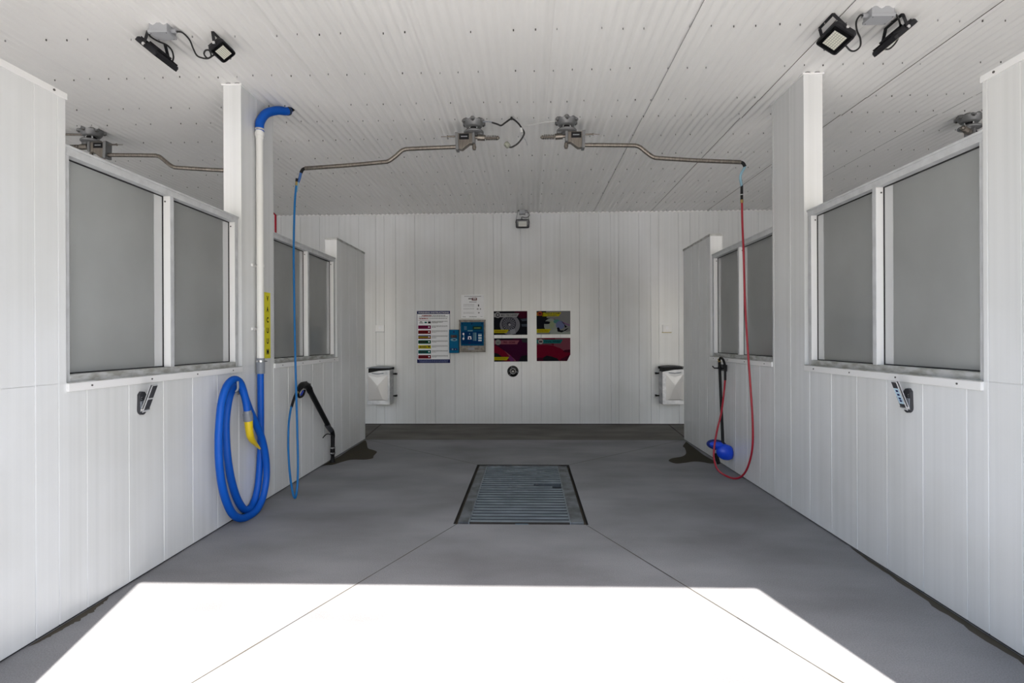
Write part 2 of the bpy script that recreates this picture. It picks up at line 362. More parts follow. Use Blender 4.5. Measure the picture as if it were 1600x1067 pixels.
for nm, X, s in (('wall_left_outer', OUT_L, 1), ('wall_right_outer', OUT_R, -1)):
    b = MB(); panel_face(b, 'X', X, s, YF, YB, .0, ZC, [1.3+.313*k for k in range(26)]); x0, x1 = sorted((X - s*.012, X - s*.15)); b.box((x0, YF, 0), (x1, YB+.15, ZC+.1), WHITE); struct(b.build(nm))
# front wall with the three door openings
b = MB(); HZ = 3.0
for x0, x1 in ((OUT_L-.15, -6.81), (-3.04, -1.879), (1.942, 3.10), (6.87, OUT_R+.15)): b.box((x0, YF, 0), (x1, YF+.15, ZC+.3), PVC)
b.box((OUT_L-.15, YF, HZ), (OUT_R+.15, YF+.15, ZC+.3), PVC)
struct(b.build('wall_front'), 'front wall with door openings')

# ---- trims
def trims():
    k = 0
    for X, s, nm in ((XL, 1, 'left'), (XR, -1, 'right')):
        # trim and dark gap where the tall panel meets the ceiling
        b = MB(); a, c = sorted((X - s*(TW+.012), X + s*.012))
        b.box((a, 4.512, ZC-.034), (c, 5.115, ZC-.022), WHITE); b.box((a+.008, 4.52, ZC-.022), (c-.008, 5.108, ZC-.013), DARK)
        k += 1; struct(b.build('trim_%d' % k), 'white ceiling trim')
        # caps of the low partitions
        b = MB(); a, c = sorted((X - s*(TW+.006), X + s*.006))
        b.box((a, 6.814, ZW-.022), (c, YE+.006, ZW+.004), ALU_DIRTY); k += 1; struct(b.build('trim_%d' % k), 'grey cap on the low partition')
        b = MB(); b.box((a, YF+.15, ZW-.03), (c, 2.781, ZW+.004), WHITE)
        b.cyl((X + s*.004, 2.70, ZW-.012), (X + s*.010, 2.70, ZW-.012), .006, SCREW, n=10)
        k += 1; struct(b.build('trim_%d' % k), 'white cap on the near partition')
        # sill strips below the windows
        for ya, yb in ((2.775, 4.51), (5.105, 6.83)):
            b = MB(); x0, x1 = sorted((X - s*.01, X + s*.014)); b.box((x0, ya, ZS-.048), (x1, yb, ZS-.004), WHITE)
            b.box((min(x0, X-s*.04), ya+.004, ZS-.004), (max(x1-.004*1, X-s*.04), yb-.004, ZS+.002), ALU_DIRTY)
            n = 4
            for q in range(n):
                y = ya + .15 + (yb-ya-.3)*q/(n-1); b.cyl((X + s*.012, y, ZS-.025), (X + s*.017, y, ZS-.025), .0055, SCREW, n=10)
            k += 1; struct(b.build('trim_%d' % k, bevel=.002), 'white sill strip below the window')
trims()

# ---- windows in the partitions
def window(num, X, s, ya, yb, lab):
    """s: direction from the wall face into the middle bay"""
    f = MB(); xf = X - s*.018; xb = X - s*(TW-.018); xg = X - s*.072
    def bx(m, x0, x1, y0, y1, z0, z1): f.box((x0, y0, z0), (x1, y1, z1), m)
    yb2 = yb - .030; T = .042
    zt = ZT; mid = ya + (yb2 - ya)/2 + .0
    bx(ALU, xf, xb, ya, ya+T, ZS, zt); bx(ALU, xf, xb, yb2-T, yb2, ZS, zt); bx(ALU, xf, xb, mid, mid+.038, ZS, zt-.02)
    bx(ALU, xf+s*.003, xb-s*.002, ya+.001, yb2-.001, zt-.048, zt+.002); bx(ALU_DIRTY, xf+s*.003, xb-s*.002, ya+T-.002, yb2-T+.002, ZS+.001, ZS+.042)
    bx(ALU, xf+s*.010, xb-s*.004, ya+.002, yb2+.008, zt-.008, zt+.006)
    # white faces of the reveals and the block between frame and panel
    for y in (mid, yb2-T):
        bx(WHITE, xf-s*.001, xg-s*.0, y-.003, y, ZS+.042, zt-.048)
    bx(WHITE, xf-s*.03, xb+s*.02, yb2, yb, ZS, zt)
    fr = f.build('window_%d' % num, bevel=.0015); struct(fr, lab)
    for q, (a, c) in enumerate(((ya+T, mid-.003), (mid+.038, yb2-T-.003))):
        g = MB(); x0, x1 = sorted((xg, xg - s*.006)); g.box((x0, a, ZS+.042), (x1, c, zt-.048), FROST)
        p = g.build('pane', fr)
        g = MB(); x0, x1 = sorted((xg + s*.0005, xg + s*.007)); w_ = .007
        for z in (ZS+.042, zt-.048-w_): g.box((x0, a, z), (x1, c, z+w_), GASKET)
        for y in (a, c-w_): g.box((x0, y, ZS+.042), (x1, y+w_, zt-.048), GASKET)
        g.build('gasket', fr)
        g = MB(); x0, x1 = sorted((xg, xg + s*.0015)); g.box((x0, c-.085, ZS+.049), (x1, c-.007, zt-.055), JAMB_IMG); g.build('jamb_image_strip', fr)
        # pale strip above: the white jamb's image in the glass, put into colour
        for z in (zt-.085,):
            g = MB(); g.cyl((xg+s*.020, c+.0005, z), (xg+s*.020, c-.002, z), .006, SCREW, n=10); g.build('screw', fr)
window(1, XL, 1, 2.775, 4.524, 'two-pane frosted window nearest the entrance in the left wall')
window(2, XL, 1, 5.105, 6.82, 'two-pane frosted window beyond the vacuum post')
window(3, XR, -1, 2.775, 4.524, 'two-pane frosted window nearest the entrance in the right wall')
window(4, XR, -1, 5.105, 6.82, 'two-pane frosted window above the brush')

# ================================================================== DRAIN GRATE
def grate():
    t = thing('drain_grate', 'rectangular galvanised steel slatted grate set in the floor over the drain pit', 'drain grate', ((GX0+GX1)/2, (GY0+GY1)/2, 0))
    x0, x1, y0, y1 = GX0+.028, GX1-.028, GY0+.075, GY1-.02
    b = MB(); zt_ = -.006
    b.box((x0, y0, zt_-.045), (x0+.085, y1, zt_), GRATED); b.box((x1-.105, y0, zt_-.045), (x1, y1, zt_), GRATED)
    b.box((x0, y0+.001, zt_-.045), (x1, y0+.014, zt_-.006), DARK); b.box((x0, y1-.03, zt_-.045), (x1, y1, zt_), GRATED)  # front bar near-black: shade in the gap is put into its colour
    b.box((x0+.085, y0, zt_-.05), (x0+.095, y1, zt_-.002), GRATE); b.box((x1-.115, y0, zt_-.05), (x1-.105, y1, zt_-.002), GRATE)
    b.build('frame', t, bevel=.002)
    b = MB(); n = 24; p = (y1 - y0 - .05) / n
    for k in range(n):
        y = y0 + .022 + p*k; xa, xb = x0+.09, x1-.11
        if k == 14: xb = x1 - .40
        if k == 13: xb = x1 - .21
        pts = [(0, 0), (p*.36, .006), (p*.40, .002), (p*.10, -.045), (0, -.045)]
        N = len(pts); vs = [(xa, y+a, zt_-.010+c) for a, c in pts] + [(xb, y+a, zt_-.010+c) for a, c in pts]
        b.add(vs, [tuple(range(N)), tuple(reversed(range(N, 2*N)))] + [(i+N, (i+1) % N+N, (i+1) % N, i) for i in range(2)], GRATE)
        b.add(vs, [(i+N, (i+1) % N+N, (i+1) % N, i) for i in range(2, N)], SLATSHADE)
    b.build('slat_panel', t)
    b = MB(); b.box((x1-.38, y0+.022+p*14, zt_-.03), (x1-.35, y0+.022+p*14+.012, zt_+.002), GRATED); b.build('lifting_slot', t)
    b = MB()
    for x in (GX0+.002, GX1-.022): b.box((x, GY0+.002, -.06), (x+.020, GY1-.002, -.036), MOSS)
    b.box((GX0+.002, GY0+.002, -.06), (GX1-.002, GY0+.022, -.04), MOSS); b.box((x0, y0-.03, -.07), (x1, y0+.02, -.052), MOSS)
    b.build('support_ledge', t)
    b = MB(); p0 = PX(805, 817, Z=-.02); b.box((p0.x, GY0+.035, -.05), (p0.x+.11, GY0+.05, -.012), mat('faded_blue', (.02, .09, .16), .6)); o = b.build('clip', t); o['label'] = 'small faded blue clip'
grate()

# ================================================================== OVERHEAD BOOMS
def boom(name, label, loc, s, rotz=0):
    """s=-1: arm to the left. built about the pivot on the ceiling, z down"""
    t = thing(name, label, 'boom', loc, rotz, 'overhead hose booms')
    B = lambda: MB()
    b = B(); b.lathe([(0, .004), (.112, .004), (.112, -.012), (.098, -.030), (.086, -.052), (.074, -.066), (0, -.066)], (0, 0, 0), (0, 0, 1), CAST, 36); b.build('ceiling_mount', t, local=True)
    for q in range(6):
        a = PI/6 + q*PI/3; c = (.108*math.cos(a), .108*math.sin(a), 0); b = B(); b.cyl((c[0], c[1], .004), (c[0], c[1], -.024), .021, CAST, n=14); b.cyl((c[0], c[1], -.024), (c[0], c[1], -.034), .010, SCREW, n=8); b.build('bolt_lug', t, local=True)
    b = B(); b.cyl((0, 0, -.06), (0, 0, -.105), .040, BLACK)
    for q in range(4):
        a = PI/4 + q*PI/2; b.cyl((.048*math.cos(a), .048*math.sin(a), -.06), (.048*math.cos(a), .048*math.sin(a), -.105), .008, CHROME, n=10)
    b.build('swivel_neck', t, local=True)
    b = B(); b.lathe([(0, -.103), (.095, -.103), (.102, -.110), (.102, -.120), (.090, -.128), (0, -.128)], (0, 0, 0), (0, 0, 1), CAST, 36)
    b.cyl((-s*.07, 0, -.11), (-s*.07, 0, -.145), .032, CAST); b.build('swivel_disc', t, local=True)
    # housing plate (side view polygon), two cheeks and a body
    poly = [(.03, -.128), (-.165*-s*-1 if False else .0, 0)]
    def sidepoly(pts, y0, y1, m, mb):
        P = [(s*a, y0, z) for a, z in pts]; Q = [(s*a, y1, z) for a, z in pts]; N = len(P)
        mb.add(P + Q, [tuple(range(N)), tuple(reversed(range(N, 2*N)))] + [((i+1) % N, i, i+N, (i+1) % N+N) for i in range(N)], m)
    body = [(.012, -.130), (.165, -.130), (.170, -.285), (.115, -.292), (.04, -.235), (.012, -.235)]
    b = B(); sidepoly(body, -.035, .035, STEEL, b); b.build('housing', t, local=True, bevel=.003)
    b = B(); sidepoly([(.155, -.125), (.185, -.120), (.180, -.300), (.150, -.300)], -.045, .045, CAST, b); b.build('end_plate', t, local=True, bevel=.003)
    b = B(); sidepoly([(-.015, -.118), (.012, -.118), (.012, -.230), (-.015, -.230)], -.045, .045, CAST, b); b.build('end_plate', t, local=True, bevel=.003)
    b = B()
    for y, nn in ((-.0358, -1), (.0358, 1)):
        b = B(); b.box((s*.045, y, -.138), (s*.145, y+nn*.002, -.195), BLACK)
        for q in range(6): b.box((s*(.062+.011*q), y+nn*.0018, -.160), (s*(.070+.011*q), y+nn*.0026, -.171), JBOX)
        b.build('label_plate', t, local=True)
    b = B(); b.cyl((-s*.015, 0, -.165), (-s*.04, 0, -.165), .016, STEEL); b.cyl((-s*.04, 0, -.165), (-s*.115, 0, -.170), .030, STEEL); b.build('collar', t, local=True)
    b = B(); coil = []
    for q in range(0, 7*16+1):
        a = 2*PI*q/16; coil.append((-s*(.115 + .118*q/112), .022*math.cos(a), -.171 + .022*math.sin(a)))
    b.tube(coil, .0042, STEEL, 8); b.build('spring', t, local=True)
    b = B(); b.cyl((-s*.11, 0, -.171), (-s*.262, 0, -.174), .008, STEEL, n=12); b.lathe([(0, 0), (.018, 0), (.022, .012), (.010, .030), (0, .034)], (-s*.232, 0, -.173), (-s, 0, 0), STEEL, 18); b.build('spring_rod', t, local=True)
    b = B(); b.cyl((s*.18, 0, -.150), (s*.265, 0, -.150), .0085, STEEL, n=12); b.cyl((s*.265, 0, -.150), (s*.272, 0, -.150), .013, STEEL, n=12); b.cyl((s*.27, 0, -.150), (s*.335, 0, -.152), .004, STEEL, n=8); b.build('stop_rod', t, local=True)
    b = B(); b.cyl((s*-.005, 0, -.235), (s*-.005, 0, -.29), .017, STEEL, n=14); b.cyl((s*-.005, 0, -.255), (s*-.005, 0, -.275), .022, STEEL, n=6); b.build('swivel_fitting', t, local=True)
    pts = [(.17, -.258), (.40, -.263), (.66, -.270), (.70, -.274), (.74, -.290), (.80, -.340), (.85, -.378), (.885, -.395), (.93, -.402), (1.30, -.430), (1.74, -.455)]
    path = catmull([(s*a, 0, z) for a, z in pts], 6)
    b = B(); b.tube(path, .0205, STEEL, 16); b.build('arm_tube', t, local=True)
    b = B(); b.tube(catmull([(s*1.735, 0, -.455), (s*1.765, 0, -.465), (s*1.785, 0, -.50)], 6), .016, BLACK, 12); b.build('arm_end_fitting', t, local=True)
    return t
ZP = ZC - .010
BL = (-.545, 5.42); BR = (.398, 5.42)
boomL = boom('hose_boom', 'stainless ceiling hose boom whose arm carries the blue pressure hose', (BL[0], BL[1], ZP), -1)
boomR = boom('hose_boom', 'stainless ceiling hose boom whose arm carries the red hose in the middle bay', (BR[0], BR[1], ZP), 1)
dup(boomR, (-4.60, 5.50, ZP), 0, 'ceiling hose boom of the left bay seen above the big window top')
dup(boomR, (4.45, 5.50, ZP), math.radians(38), 'ceiling hose boom of the right bay peeking over the window frame')

# black power loop and clear tie hanging between the two booms
Yc = 5.42
def pxs(lst, **k): return [PX(x, y, **k) for x, y in lst]
t = thing('cable_loop', 'drooping black cable loop strung from the ceiling between the two booms', 'cable', PX(800, 186, Z=ZC-.02))
zc = ZC - .022
b = MB(); b.tube(catmull([PX(754, 190.5, Y=5.31), PX(762, 190, Y=5.31), PX(770, 191.5, Y=5.31)] , 6), .006, CUFF, 10); b.build('conduit', t)
b = MB(); b.tube(catmull([PX(769, 191.5, Y=5.31), PX(777, 194, Y=5.29), PX(783, 196, Y=5.27), PX(789, 192, Y=5.29), PX(798, 186, Y=5.31), PX(803, 187, Y=5.31), PX(810, 193, Y=5.29), PX(815, 200, Y=5.27), PX(819, 208, Y=5.25), PX(815, 217, Y=5.27), PX(808, 225, Y=5.29), PX(799, 230, Y=5.31), PX(794, 229, Y=5.31)], 8), .0085, CABLE, 10); b.build('cable', t)
b = MB(); b.lathe([(0, 0), (.026, 0), (.034, .02), (.028, .045), (0, .05)], PX(790, 229, Y=5.31), (.6, 0, .6), mat('dull_olive_fitting', (.26, .27, .22), .5), 16); o = b.build('plug', t)
b = MB(); b.tube(catmull([PX(816, 199, Y=5.26), PX(845, 192, Y=5.29), PX(870, 189, Y=5.31)], 6), .0022, ROPE, 6); b.build('tie_wire', t)
b = MB(); b.tube(catmull([PX(815, 211, Y=5.26), PX(820, 216, Y=5.26), PX(824, 227, Y=5.26)], 5), .0016, CUFF, 6); b.build('cable_tie', t)
b = MB(); b.tube(catmull([PX(815, 213, Y=5.26), PX(821, 219, Y=5.26)], 5), .0016, CUFF, 6); b.build('cable_tie', t)
b = MB(); b.cyl(PX(814, 200, Y=5.26), PX(816, 207, Y=5.26), .013, ROPE, n=12); b.build('cable_tie', t)
b = MB(); b.cyl(PX(799.5, 183, Y=5.31), PX(799, 187, Y=5.31), .012, CABLE, n=10); b.build('ceiling_clip', t)

# ================================================================== PRESSURE HOSES
armL = Vector((BL[0]-1.785, BL[1], ZP-.50)); armR = Vector((BR[0]+1.785, BR[1], ZP-.50))
t = thing('pressure_hose', 'thin blue high pressure hose hanging from boom down to the floor by the foam gun', 'hose', PX(461, 778, Z=.01))
b = MB(); b.tube(catmull([armL, armL + Vector((-.012, 0, -.05)), armL + Vector((-.025, -.01, -.10))], 5), .014, SBLUE, 10); o = b.build('strain_sleeve', t)
b = MB(); b.cyl(armL + Vector((-.025, -.01, -.10)), armL + Vector((-.040, -.015, -.20)), .0105, PALEBLUE, n=10)
b.cyl(PX(464, 279, Y=5.40), PX(463.5, 284, Y=5.40), .014, BLACK, n=10); b.cyl(PX(463.5, 284, Y=5.40), PX(463, 290, Y=5.40), .013, BRASS, n=6); b.build('coupling', t)
hp = [PX(463, 288, Y=5.40), PX(460.5, 320, Y=5.38), PX(459, 380, Y=5.34), PX(459.5, 450, Y=5.30), PX(461, 540, Y=5.25), PX(463, 620, Y=5.20), PX(465, 690, Y=5.12), PX(465.5, 735, Y=5.05), PX(464, 765, Y=4.98)]
hp += [PX(461, 777.5, Z=.012), PX(457, 768, Y=5.02), PX(452.5, 735, Y=5.12), PX(450.5, 700, Y=5.2), PX(451, 665, X=XL+.07), PX(453, 648, X=XL+.06), PX(455.5, 634, X=XL+.06)]
b = MB(); b.tube(catmull(hp, 10), .0105, PBLUE, 12); b.build('hose', t)
b = MB(); b.tube(catmull([PX(455.3, 636, X=XL+.06), PX(459, 624, X=XL+.065), PX(463, 614, X=XL+.08)], 5), .014, BLACK, 10); b.build('grip_sleeve', t)

def foam_gun():
    X = XL + .055
    t = thing('foam_gun', 'black foam gun lance leaning against the left partition with its nozzle on the floor', 'foam gun', PX(519, 722, Z=.0))
    b = MB()
    b.tube(catmull([PX(464, 616, X=X+.02), PX(468, 607, X=X+.02), PX(473, 601.5, X=X+.01), PX(479, 602, X=X), PX(484, 608, X=X)], 6), .03, BLACK, 12, radii=[.014+.020*min(1, i/10) for i in range(25)]); b.build('gun_body', t)
    b = MB(); b.tube(catmull([PX(469, 604, X=X+.03), PX(466, 613, X=X+.035), PX(467.5, 620, X=X+.03), PX(473, 618, X=X+.025), PX(476, 610, X=X+.02)], 6), .013, BLACK, 10); b.build('trigger_guard', t)
    b = MB(); b.cyl(PX(470, 617, X=X+.035), PX(473.5, 611, X=X+.035), .009, mat('blue_trigger', (.02, .05, .5), .4), n=10); o = b.build('trigger', t); o['label'] = 'blue trigger'
    b = MB(); b.cyl(PX(464, 613.5, X=X+.03), PX(466, 612, X=X+.03), .015, BRASS, n=6); b.build('hose_nut', t)
    p0, p1 = PX(482, 606, X=X), PX(514, 667, X=X)
    b = MB(); b.tube([p0, p0.lerp(p1, .08), p0.lerp(p1, .1), p1.lerp(p0, .03), p1], .03, BLACK, 16, radii=[.030, .034, .029, .029, .024]); b.build('lance_cover', t)
    b = MB(); b.cyl(PX(511, 664, X=X), PX(517, 672, X=X), .03, SLATE, n=16); b.tube(catmull([PX(513, 667, X=X), PX(518, 672, X=X), PX(520, 679, X=X), PX(520, 684, X=X)], 5), .026, BLACK, 14); b.build('elbow_joint', t)
    b = MB(); b.tube(catmull([PX(519, 680, X=X), PX(512, 678, X=X+.03), PX(508, 680, X=X+.035), PX(504.5, 684, X=X+.03)], 5), .006, BLACK, 8); b.build('hook', t)
    bot = PX(519.5, 719, X=X)
    b = MB(); top = PX(520, 682, X=X); bot = Vector((top.x, top.y-.01, .04))
    b.tube([top, top.lerp(bot, .45), top.lerp(bot, .46), top.lerp(bot, .80), top.lerp(bot, .81), bot, bot + Vector((0, 0, -.038))], .02, BLACK, 16, radii=[.024, .024, .029, .029, .022, .023, .036]); b.build('nozzle_tube', t)
    for q in (.47, .70):
        b = MB(); c = top.lerp(bot, q); b.cyl(c, c + Vector((0, 0, -.016)), .0305, CHROME, n=18); b.build('band', t)
    b = MB(); c = PX(477, 600, X=XL+.001); b.box((XL-.002, c.y-.03, c.z-.05), (XL+.012, c.y+.03, c.z+.03), SLATE); b.cyl((XL+.01, c.y, c.z-.01), (XL+.06, c.y, c.z), .008, SLATE, n=8); b.build('wall_bracket', t)
foam_gun()

t = thing('pressure_hose', 'thin red high pressure hose looping from boom to the floor beside the blue brush', 'hose', PX(1140, 748, Z=.01))
b = MB(); b.tube(catmull([armR, PX(1157, 275, Y=5.42), PX(1159, 292, Y=5.42)], 6), .0125, PALEBLUE, 10); b.build('strain_sleeve', t)
b = MB(); b.cyl(PX(1159, 290, Y=5.42), PX(1159, 312, Y=5.42), .013, BLACK, n=10); b.cyl(PX(1159, 303.5, Y=5.42), PX(1159, 305, Y=5.42), .014, CHROME, n=10); b.cyl(PX(1159, 312, Y=5.42), PX(1159.2, 317, Y=5.42), .014, BRASS, n=6); b.build('coupling', t)
rp = [PX(1159.2, 316, Y=5.42), PX(1160, 350, Y=5.42), PX(1162, 400, Y=5.42), PX(1164, 470, Y=5.43), PX(1168, 540, Y=5.43), PX(1173, 610, Y=5.42), PX(1176, 660, Y=5.42), PX(1175.5, 700, Y=5.44), PX(1169, 728, Y=5.54), PX(1160, 743, Y=5.64)]
rp += [PX(1148, 747.5, Z=.012), PX(1134, 743, Z=.014), PX(1121, 733, Y=5.90), PX(1115.5, 715, Y=5.96), PX(1116.5, 695, Y=6.0), PX(1121, 670, Y=6.05), PX(1127, 645, Y=6.10), PX(1131, 615, X=XR-.055), PX(1133, 592, X=XR-.055)]
b = MB(); b.tube(catmull(rp, 10), .0105, RED, 12); b.build('hose', t)
b = MB(); b.tube(catmull([PX(1133, 594, X=XR-.055), PX(1133, 578, X=XR-.055), PX(1132, 568, X=XR-.055), PX(1129.5, 561.5, X=XR-.06), PX(1126, 559, X=XR-.062), PX(1124, 562.5, X=XR-.062)], 6), .0135, BLACK, 10); b.build('grip_sleeve', t)

def brush():
    X = XR - .06
    t = thing('foam_brush', 'long handled foam brush with a blue head hanging against the right partition', 'brush', PX(1126, 715, X=XR-.06))
    b = MB(); b.tube([PX(1124, 564, X=X), PX(1124, 564, X=X).lerp(Vector((2.205, 6.12, .27)), .3), Vector((2.205, 6.12, .27))], .0165, BLACK, 14); b.build('handle', t)
    b = MB(); b.cyl(PX(1123.5, 561, X=X), PX(1124.3, 566, X=X), .017, BRASS, n=8); b.build('hose_nut', t)
    # head: flattened blue shell with a square outer end
    c = PX(1124, 704, X=XR-.09); a = PX(1106, 702, X=XR-.09); e = PX(1140, 707, X=XR-.09)
    def shell(c0, ly, lz, lx, m, nm, cut=None, tilt=0):
        b = MB(); vs = []; fs = []; R, S = 14, 24
        for i in range(R+1):
            th = PI*i/R
            for k in range(S):
                ph = 2*PI*k/S; y = ly*math.sin(th)*math.cos(ph); z = lz*math.cos(th); x = lx*math.sin(th)*math.sin(ph)
                z += -x*.10; x = min(x, 2.296 - c0.x)
                vs.append(c0 + Vector((x, y, z)))
        for i in range(R):
            for k in range(S): fs.append((i*S+k, i*S+(k+1) % S, (i+1)*S+(k+1) % S, (i+1)*S+k))
        b.add(vs, fs, m, True); return b.build(nm, t)
    shell(Vector((2.150, 6.17, .285)), .055, .060, .115, BRUSHD, 'bristles', None, 0)
    shell(Vector((2.225, 6.10, .215)), .065, .090, .105, BRUSHB, 'brush_head', None, 0)
    shell(Vector((2.135, 6.11, .292)), .040, .042, .085, BRUSHB, 'brush_end', None, 0)
    b = MB(); b.tube(catmull([PX(1119, 708, Y=6.12), PX(1121, 718, Y=6.12), PX(1123, 724, Y=6.12)], 5), .022, BLACK, 12); b.build('rubber_bumper', t)
    b = MB(); c = PX(1128, 575, X=XR)
    b.box((XR+.002, c.y-.17, c.z-.03), (XR-.012, c.y+.02, c.z+.045), SLATE); b.tube([(XR-.01, c.y-.02, c.z), (XR-.09, c.y, c.z), (XR-.10, c.y+.03, c.z+.02)], .008, BLACK, 8); b.tube([(XR-.01, c.y-.12, c.z), (XR-.085, c.y-.13, c.z), (XR-.085, c.y-.13, c.z+.03)], .008, BLACK, 8)
    tag(b.build('wall_hook'), 'dark double wall hook below the sill carrying the brush and red hose end', 'hook')
brush()

# red hose of the left bay seen past the tall panel
b = MB(); e0 = Vector((-4.60+1.785, 5.50, ZP-.50))
t = thing('pressure_hose', 'red hose in the left bay just visible between the post and the window top', 'hose', (e0.x, e0.y, .01))
b.tube([e0 + Vector((0, .18, -.28)), PX(430.5, 336, Y=5.9), PX(431, 420, Y=5.9), Vector((-2.80, 5.75, .9)), Vector((-2.80, 5.75, .012))], .0115, RED, 10); b.build('hose', t)
b = MB(); b.tube(catmull([e0, e0 + Vector((.02, .08, -.10)), e0 + Vector((0, .18, -.28))], 5), .014, BLACK, 10); b.build('coupling', t)

# ================================================================== VACUUM
XV = XL + .048
pt = PX(405.5, 205, X=XV); pb = PX(407, 563, X=XV)
t = thing('vacuum_pipe', 'white vertical suction pipe on the tall panel beside the yellow sign', 'pipe', (XV, pb.y, pb.z))
ptop = Vector((XV, pt.y, pt.z)); pbot = Vector((XV, pt.y-.0, pb.z))
b = MB(); b.cyl(ptop, pbot, .030, WPIPE, n=24); b.build('pipe', t)
b = MB(); b.cyl(ptop + Vector((0, 0, -.015)), ptop + Vector((0, 0, -.045)), .040, WPIPE, n=24); b.cyl(ptop + Vector((0, 0, .012)), ptop + Vector((0, 0, -.07)), .034, WPIPE, n=24); b.build('socket', t)
for yy in (415, 514):
    z = PX(406, yy, X=XV).z; b = MB(); b.cyl((XV, pt.y, z-.012), (XV, pt.y, z+.012), .034, WPIPE, n=20); b.box((XL-.002, pt.y-.065, z-.012), (XL+.012, pt.y+.065, z+.012), WHITE); b.cyl((XL+.01, pt.y-.05, z), (XL+.045, pt.y-.05, z), .007, CHROME, n=8); b.build('clamp', t)
b = MB(); z = pb.z
b.cyl((XV, pt.y, z+.02), (XV, pt.y, z-.12), .037, CUFF, n=20); b.cyl((XV, pt.y, z-.0), (XV, pt.y, z-.014), .039, CHROME, n=20); b.cyl((XV-.0, pt.y-.045, z-.007), (XV+.045, pt.y+.03, z-.007), .007, CHROME, n=8); o = b.build('hose_cuff', t)
def ribbed(path, r, m, parent, name, pitch=.013, amp=.0022, n=18):
    P = resample(path, pitch/2); rad = [r + (amp if i % 2 else -amp) for i in range(len(P))]
    b = MB(); b.tube(P, r, m, n, radii=rad); return b.build(name, parent)
# blue elbow to the ceiling
t = thing('vacuum_elbow_hose', 'short blue flexible elbow joining the top of the white pipe to the ceiling', 'hose', ptop)
path = catmull([ptop + Vector((0, 0, -.0)), ptop + Vector((.002, .01, .09)), ptop + Vector((.03, .07, .19)), ptop + Vector((.075, .18, .262)), ptop + Vector((.110, .26, .290)), ptop + Vector((.135, .31, .315))], 12)
ribbed(path, .037, VBLUE, t, 'hose_body')
b = MB(); b.cyl(ptop + Vector((0, 0, .005)), ptop + Vector((0, 0, .022)), .041, CHROME, n=20); b.build('hose_clamp', t)
b = MB(); e = path[-1]; d = (path[-1]-path[-2]).normalized(); b.cyl(e - d*.03, e - d*.012, .042, SLATE, n=20); b.cyl(e + Vector((-.0, .0, .01)), (e.x+.02, e.y+.02, ZC+.01), .03, BLACK, n=14); b.build('ceiling_clamp', t)
# hose loops
XA, XB = XL + .045, XL + .108
def V(zx, zy, X): return PX(320 + zx/4.27, 580 + zy/4.27, X=X)
b0 = Vector((XV, pt.y, pb.z-.10))
def mix(a, c, k): return a + (c-a)*k
hp = [b0, b0 + Vector((0, 0, -.2))] + [V(374, 400, XA), V(372, 500, XA), V(366, 640, XA), V(352, 780, XA), V(325, 880, XA), V(290, 922, mix(XA, XB, .2)), V(255, 915, mix(XA, XB, .2)), V(215, 850, mix(XA, XB, .2)), V(180, 740, mix(XA, XB, .2)), V(155, 600, mix(XA, XB, .15)), V(143, 450, XA), V(143, 320, XA), V(158, 200, XA), V(180, 130, XA), V(213, 97, XA), V(245, 120, XA+.01), V(275, 190, mix(XA, XB, .5)), V(305, 270, mix(XA, XB, .9)), V(345, 360, XB), V(378, 440, XB), V(402, 540, XB), V(412, 640, XB), V(408, 740, XB), V(385, 850, XB), V(345, 925, XB), V(290, 968, XB), V(235, 980, XB), V(185, 950, XB), V(145, 870, XB), V(115, 760, XB), V(97, 620, XB), V(92, 480, XB), V(98, 340, XB), V(112, 210, XB), V(140, 115, XB), V(175, 66, XB), V(208, 56, XB), V(240, 85, XB+.005), V(262, 150, XB+.01), V(276, 210, XB+.015), V(284, 268, XB+.02)]
t = thing('vacuum_hose', 'thick ribbed blue vacuum hose looped twice over a wall hook, yellow claw nozzle hanging', 'hose', (XA, hp[20].y, .05))
ribbed(catmull(hp, 10), .0285, VBLUE, t, 'hose_body')
b = MB(); q0, q1 = V(283, 262, XB+.02), V(291, 330, XB+.022); d = (q1-q0).normalized(); b.tube([q0, q0.lerp(q1, .5), q1], .034, CUFF, 20, radii=[.031, .036, .036])
for kk in range(4): c = q0.lerp(q1, .3+.18*kk); b.cyl(c, c + d*.008, .0385, CUFF, n=20)
b.build('cuff', t)
b = MB(); P = catmull([V(291, 325, XB+.022), V(295, 380, XB+.024), V(303, 430, XB+.024), V(320, 465, XB+.02), V(343, 490, XB+.015), V(367, 516, XB+.01)], 6); n_ = len(P); b.tube(P, .02, YEL, 18, radii=[.034 - .004*min(1, i/8) - .022*max(0, (i-12))/(n_-13) for i in range(n_)]); o = b.build('nozzle', t); o['label'] = 'yellow curved claw nozzle'
hk = V(226, 100, XL); ht = V(221, 88, XB+.036)
t = thing('hose_hook', 'small grey steel hook holding the looped blue vacuum hose', 'hook', hk)
b = MB(); b.box((XL-.001, hk.y-.022, hk.z-.07), (XL+.012, hk.y+.022, hk.z+.05), CUFF); b.build('plate', t, bevel=.003)
b = MB(); b.tube(catmull([(XL+.008, hk.y, hk.z-.042), (XL+.06, (hk.y+ht.y)/2, ht.z-.062), (XB+.022, ht.y, ht.z-.055), (XB+.040, ht.y-.008, ht.z-.03), (XB+.040, ht.y-.01, ht.z+.025)], 6), .009, CUFF, 10); b.build('prong', t)
